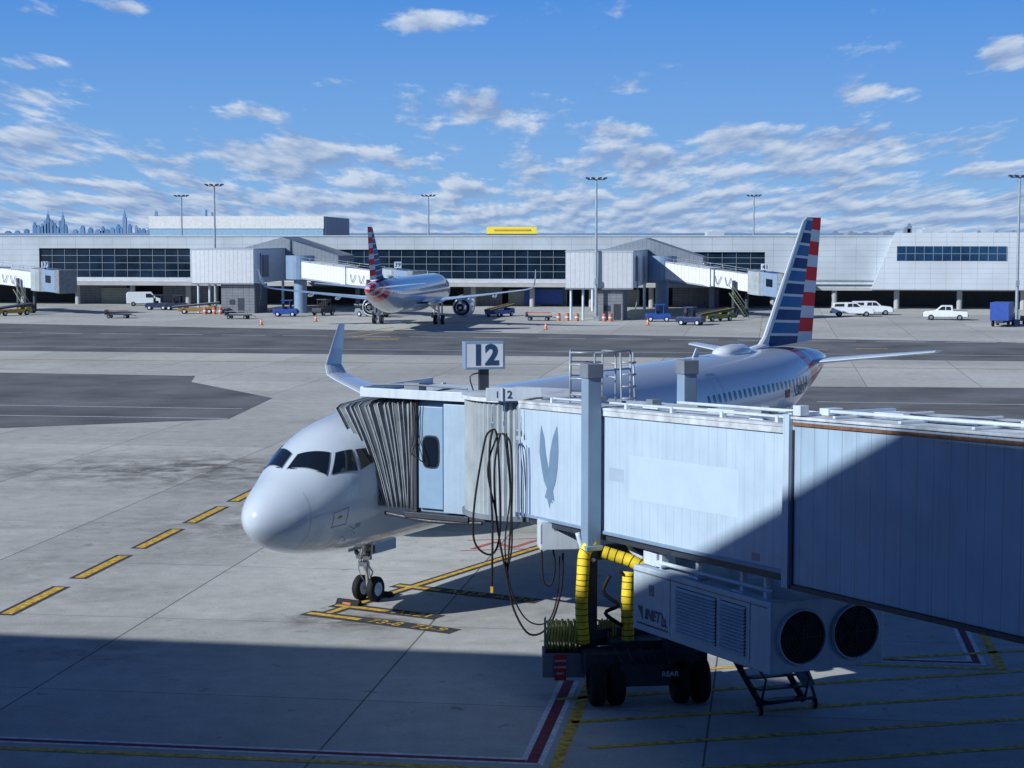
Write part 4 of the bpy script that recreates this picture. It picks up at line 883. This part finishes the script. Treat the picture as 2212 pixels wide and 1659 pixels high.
# ---------------------------------------------------------------- world
w=bpy.data.worlds.new("World"); S.world=w; w.use_nodes=True; nt=w.node_tree; nt.nodes.clear()
out=nt.nodes.new('ShaderNodeOutputWorld'); bg_=nt.nodes.new('ShaderNodeBackground'); nt.links.new(bg_.outputs[0],out.inputs[0]); bg_.inputs[1].default_value=.1
sky=nt.nodes.new('ShaderNodeTexSky'); sky.sky_type='NISHITA'; sky.sun_disc=False; sky.sun_elevation=math.radians(29); sky.sun_rotation=math.radians(236.3); sky.dust_density=.3; sky.ozone_density=2; sky.air_density=1
tc=nt.nodes.new('ShaderNodeTexCoord'); sp=nt.nodes.new('ShaderNodeSeparateXYZ'); nt.links.new(tc.outputs['Generated'],sp.inputs[0])
x,y,z=sp.outputs
az=mth(nt,'ARCTAN2',x,y); zc=mth(nt,'MAXIMUM',z,0.0)
u=mth(nt,'DIVIDE',az,mth(nt,'ADD',zc,.07)); v=mth(nt,'MULTIPLY',mth(nt,'LOGARITHM',mth(nt,'ADD',zc,.03),math.e),1.45)
def cvec(dv,du=0,w=5.3):
    c=nt.nodes.new('ShaderNodeCombineXYZ'); nt.links.new(mth(nt,'ADD',u,du),c.inputs[0]); nt.links.new(mth(nt,'ADD',v,dv),c.inputs[1]); c.inputs[2].default_value=w; return c.outputs[0]
n0=noise(nt,cvec(0),4.2,8,.58,0); n1=noise(nt,cvec(.085,-.03),4.2,3,.5,0)
blobs=[(1060,245,230,46,1),(905,62,85,36,1),(60,225,150,50,1),(90,300,130,40,.9),(640,335,220,45,1),(1360,190,95,28,.95),(1910,210,120,32,.95),(2170,140,75,42,1),(1600,305,170,42,1),(1310,285,90,28,.9),(285,35,60,24,.8),(520,250,120,26,.8),(1850,310,220,34,.85),(700,185,80,18,.7),(1450,350,260,34,.7),(60,160,90,26,.8)]
acc=None
for bx_,by_,sx_,sy_,a_ in blobs:
    azc=math.atan((bx_-1106)/3900); ec=math.atan((505-by_)/3900)
    dx=mth(nt,'DIVIDE',mth(nt,'SUBTRACT',az,azc),sx_/3900*.8); dy=mth(nt,'DIVIDE',mth(nt,'SUBTRACT',z,ec),sy_/3900*.95)
    r=mth(nt,'ADD',mth(nt,'MULTIPLY',dx,dx),mth(nt,'MULTIPLY',dy,dy)); g=mth(nt,'MULTIPLY',mth(nt,'EXPONENT',mth(nt,'MULTIPLY',r,-.9)),a_)
    acc=g if acc is None else mth(nt,'MAXIMUM',acc,g)
hz=mrange(nt,z,.012,.062,.21,-.11)
bias=mth(nt,'MULTIPLY_ADD',acc,.29,hz)
dens=mth(nt,'ADD',n0,bias); mask=mrange(nt,dens,.52,.70,0,.90,True)
lit=mrange(nt,mth(nt,'SUBTRACT',n0,n1),-.11,.15,0,1)
thick=mrange(nt,dens,.60,.92,1,.6)
lit2=mth(nt,'MULTIPLY',lit,thick)
cloud=mixc(nt,lit2,(2.4,3.6,6.0),(6.8,7.6,8.7))
skyn=mixc(nt,1.0,sky.outputs[0],(.22,.37,.66),'MULTIPLY')
gfac=mrange(nt,z,0,.14,0,1); grad=mixc(nt,gfac,(2.7,5.0,8.2),(.70,2.7,7.5))
keep=mrange(nt,z,.14,.3,.92,0); skyc=mixc(nt,keep,skyn,grad)
mfade=mth(nt,'MULTIPLY',mask,mrange(nt,z,.15,.4,1,.2))
fin_=mixc(nt,mfade,skyc,cloud); nt.links.new(fin_,bg_.inputs[0])
sun=bpy.data.lights.new('sun','SUN'); sun.energy=5.0; sun.angle=math.radians(.5); sun.color=(1,.985,.95)
so=bpy.data.objects.new('sun',sun); COL.objects.link(so); so.rotation_euler=Vector((1.5,1.0,-1.0)).to_track_quat('-Z','Y').to_euler()
# ---------------------------------------------------------------- camera
cam=bpy.data.cameras.new('camera'); cam.sensor_width=36; cam.lens=3900/2212*36; cam.clip_end=20000; cam.clip_start=.1
co=bpy.data.objects.new('camera',cam); COL.objects.link(co); co.location=(0,0,11); co.rotation_euler=(math.radians(90-4.756),0,0); S.camera=co
S.view_settings.view_transform='Standard'; S.view_settings.look='None'; S.view_settings.exposure=0
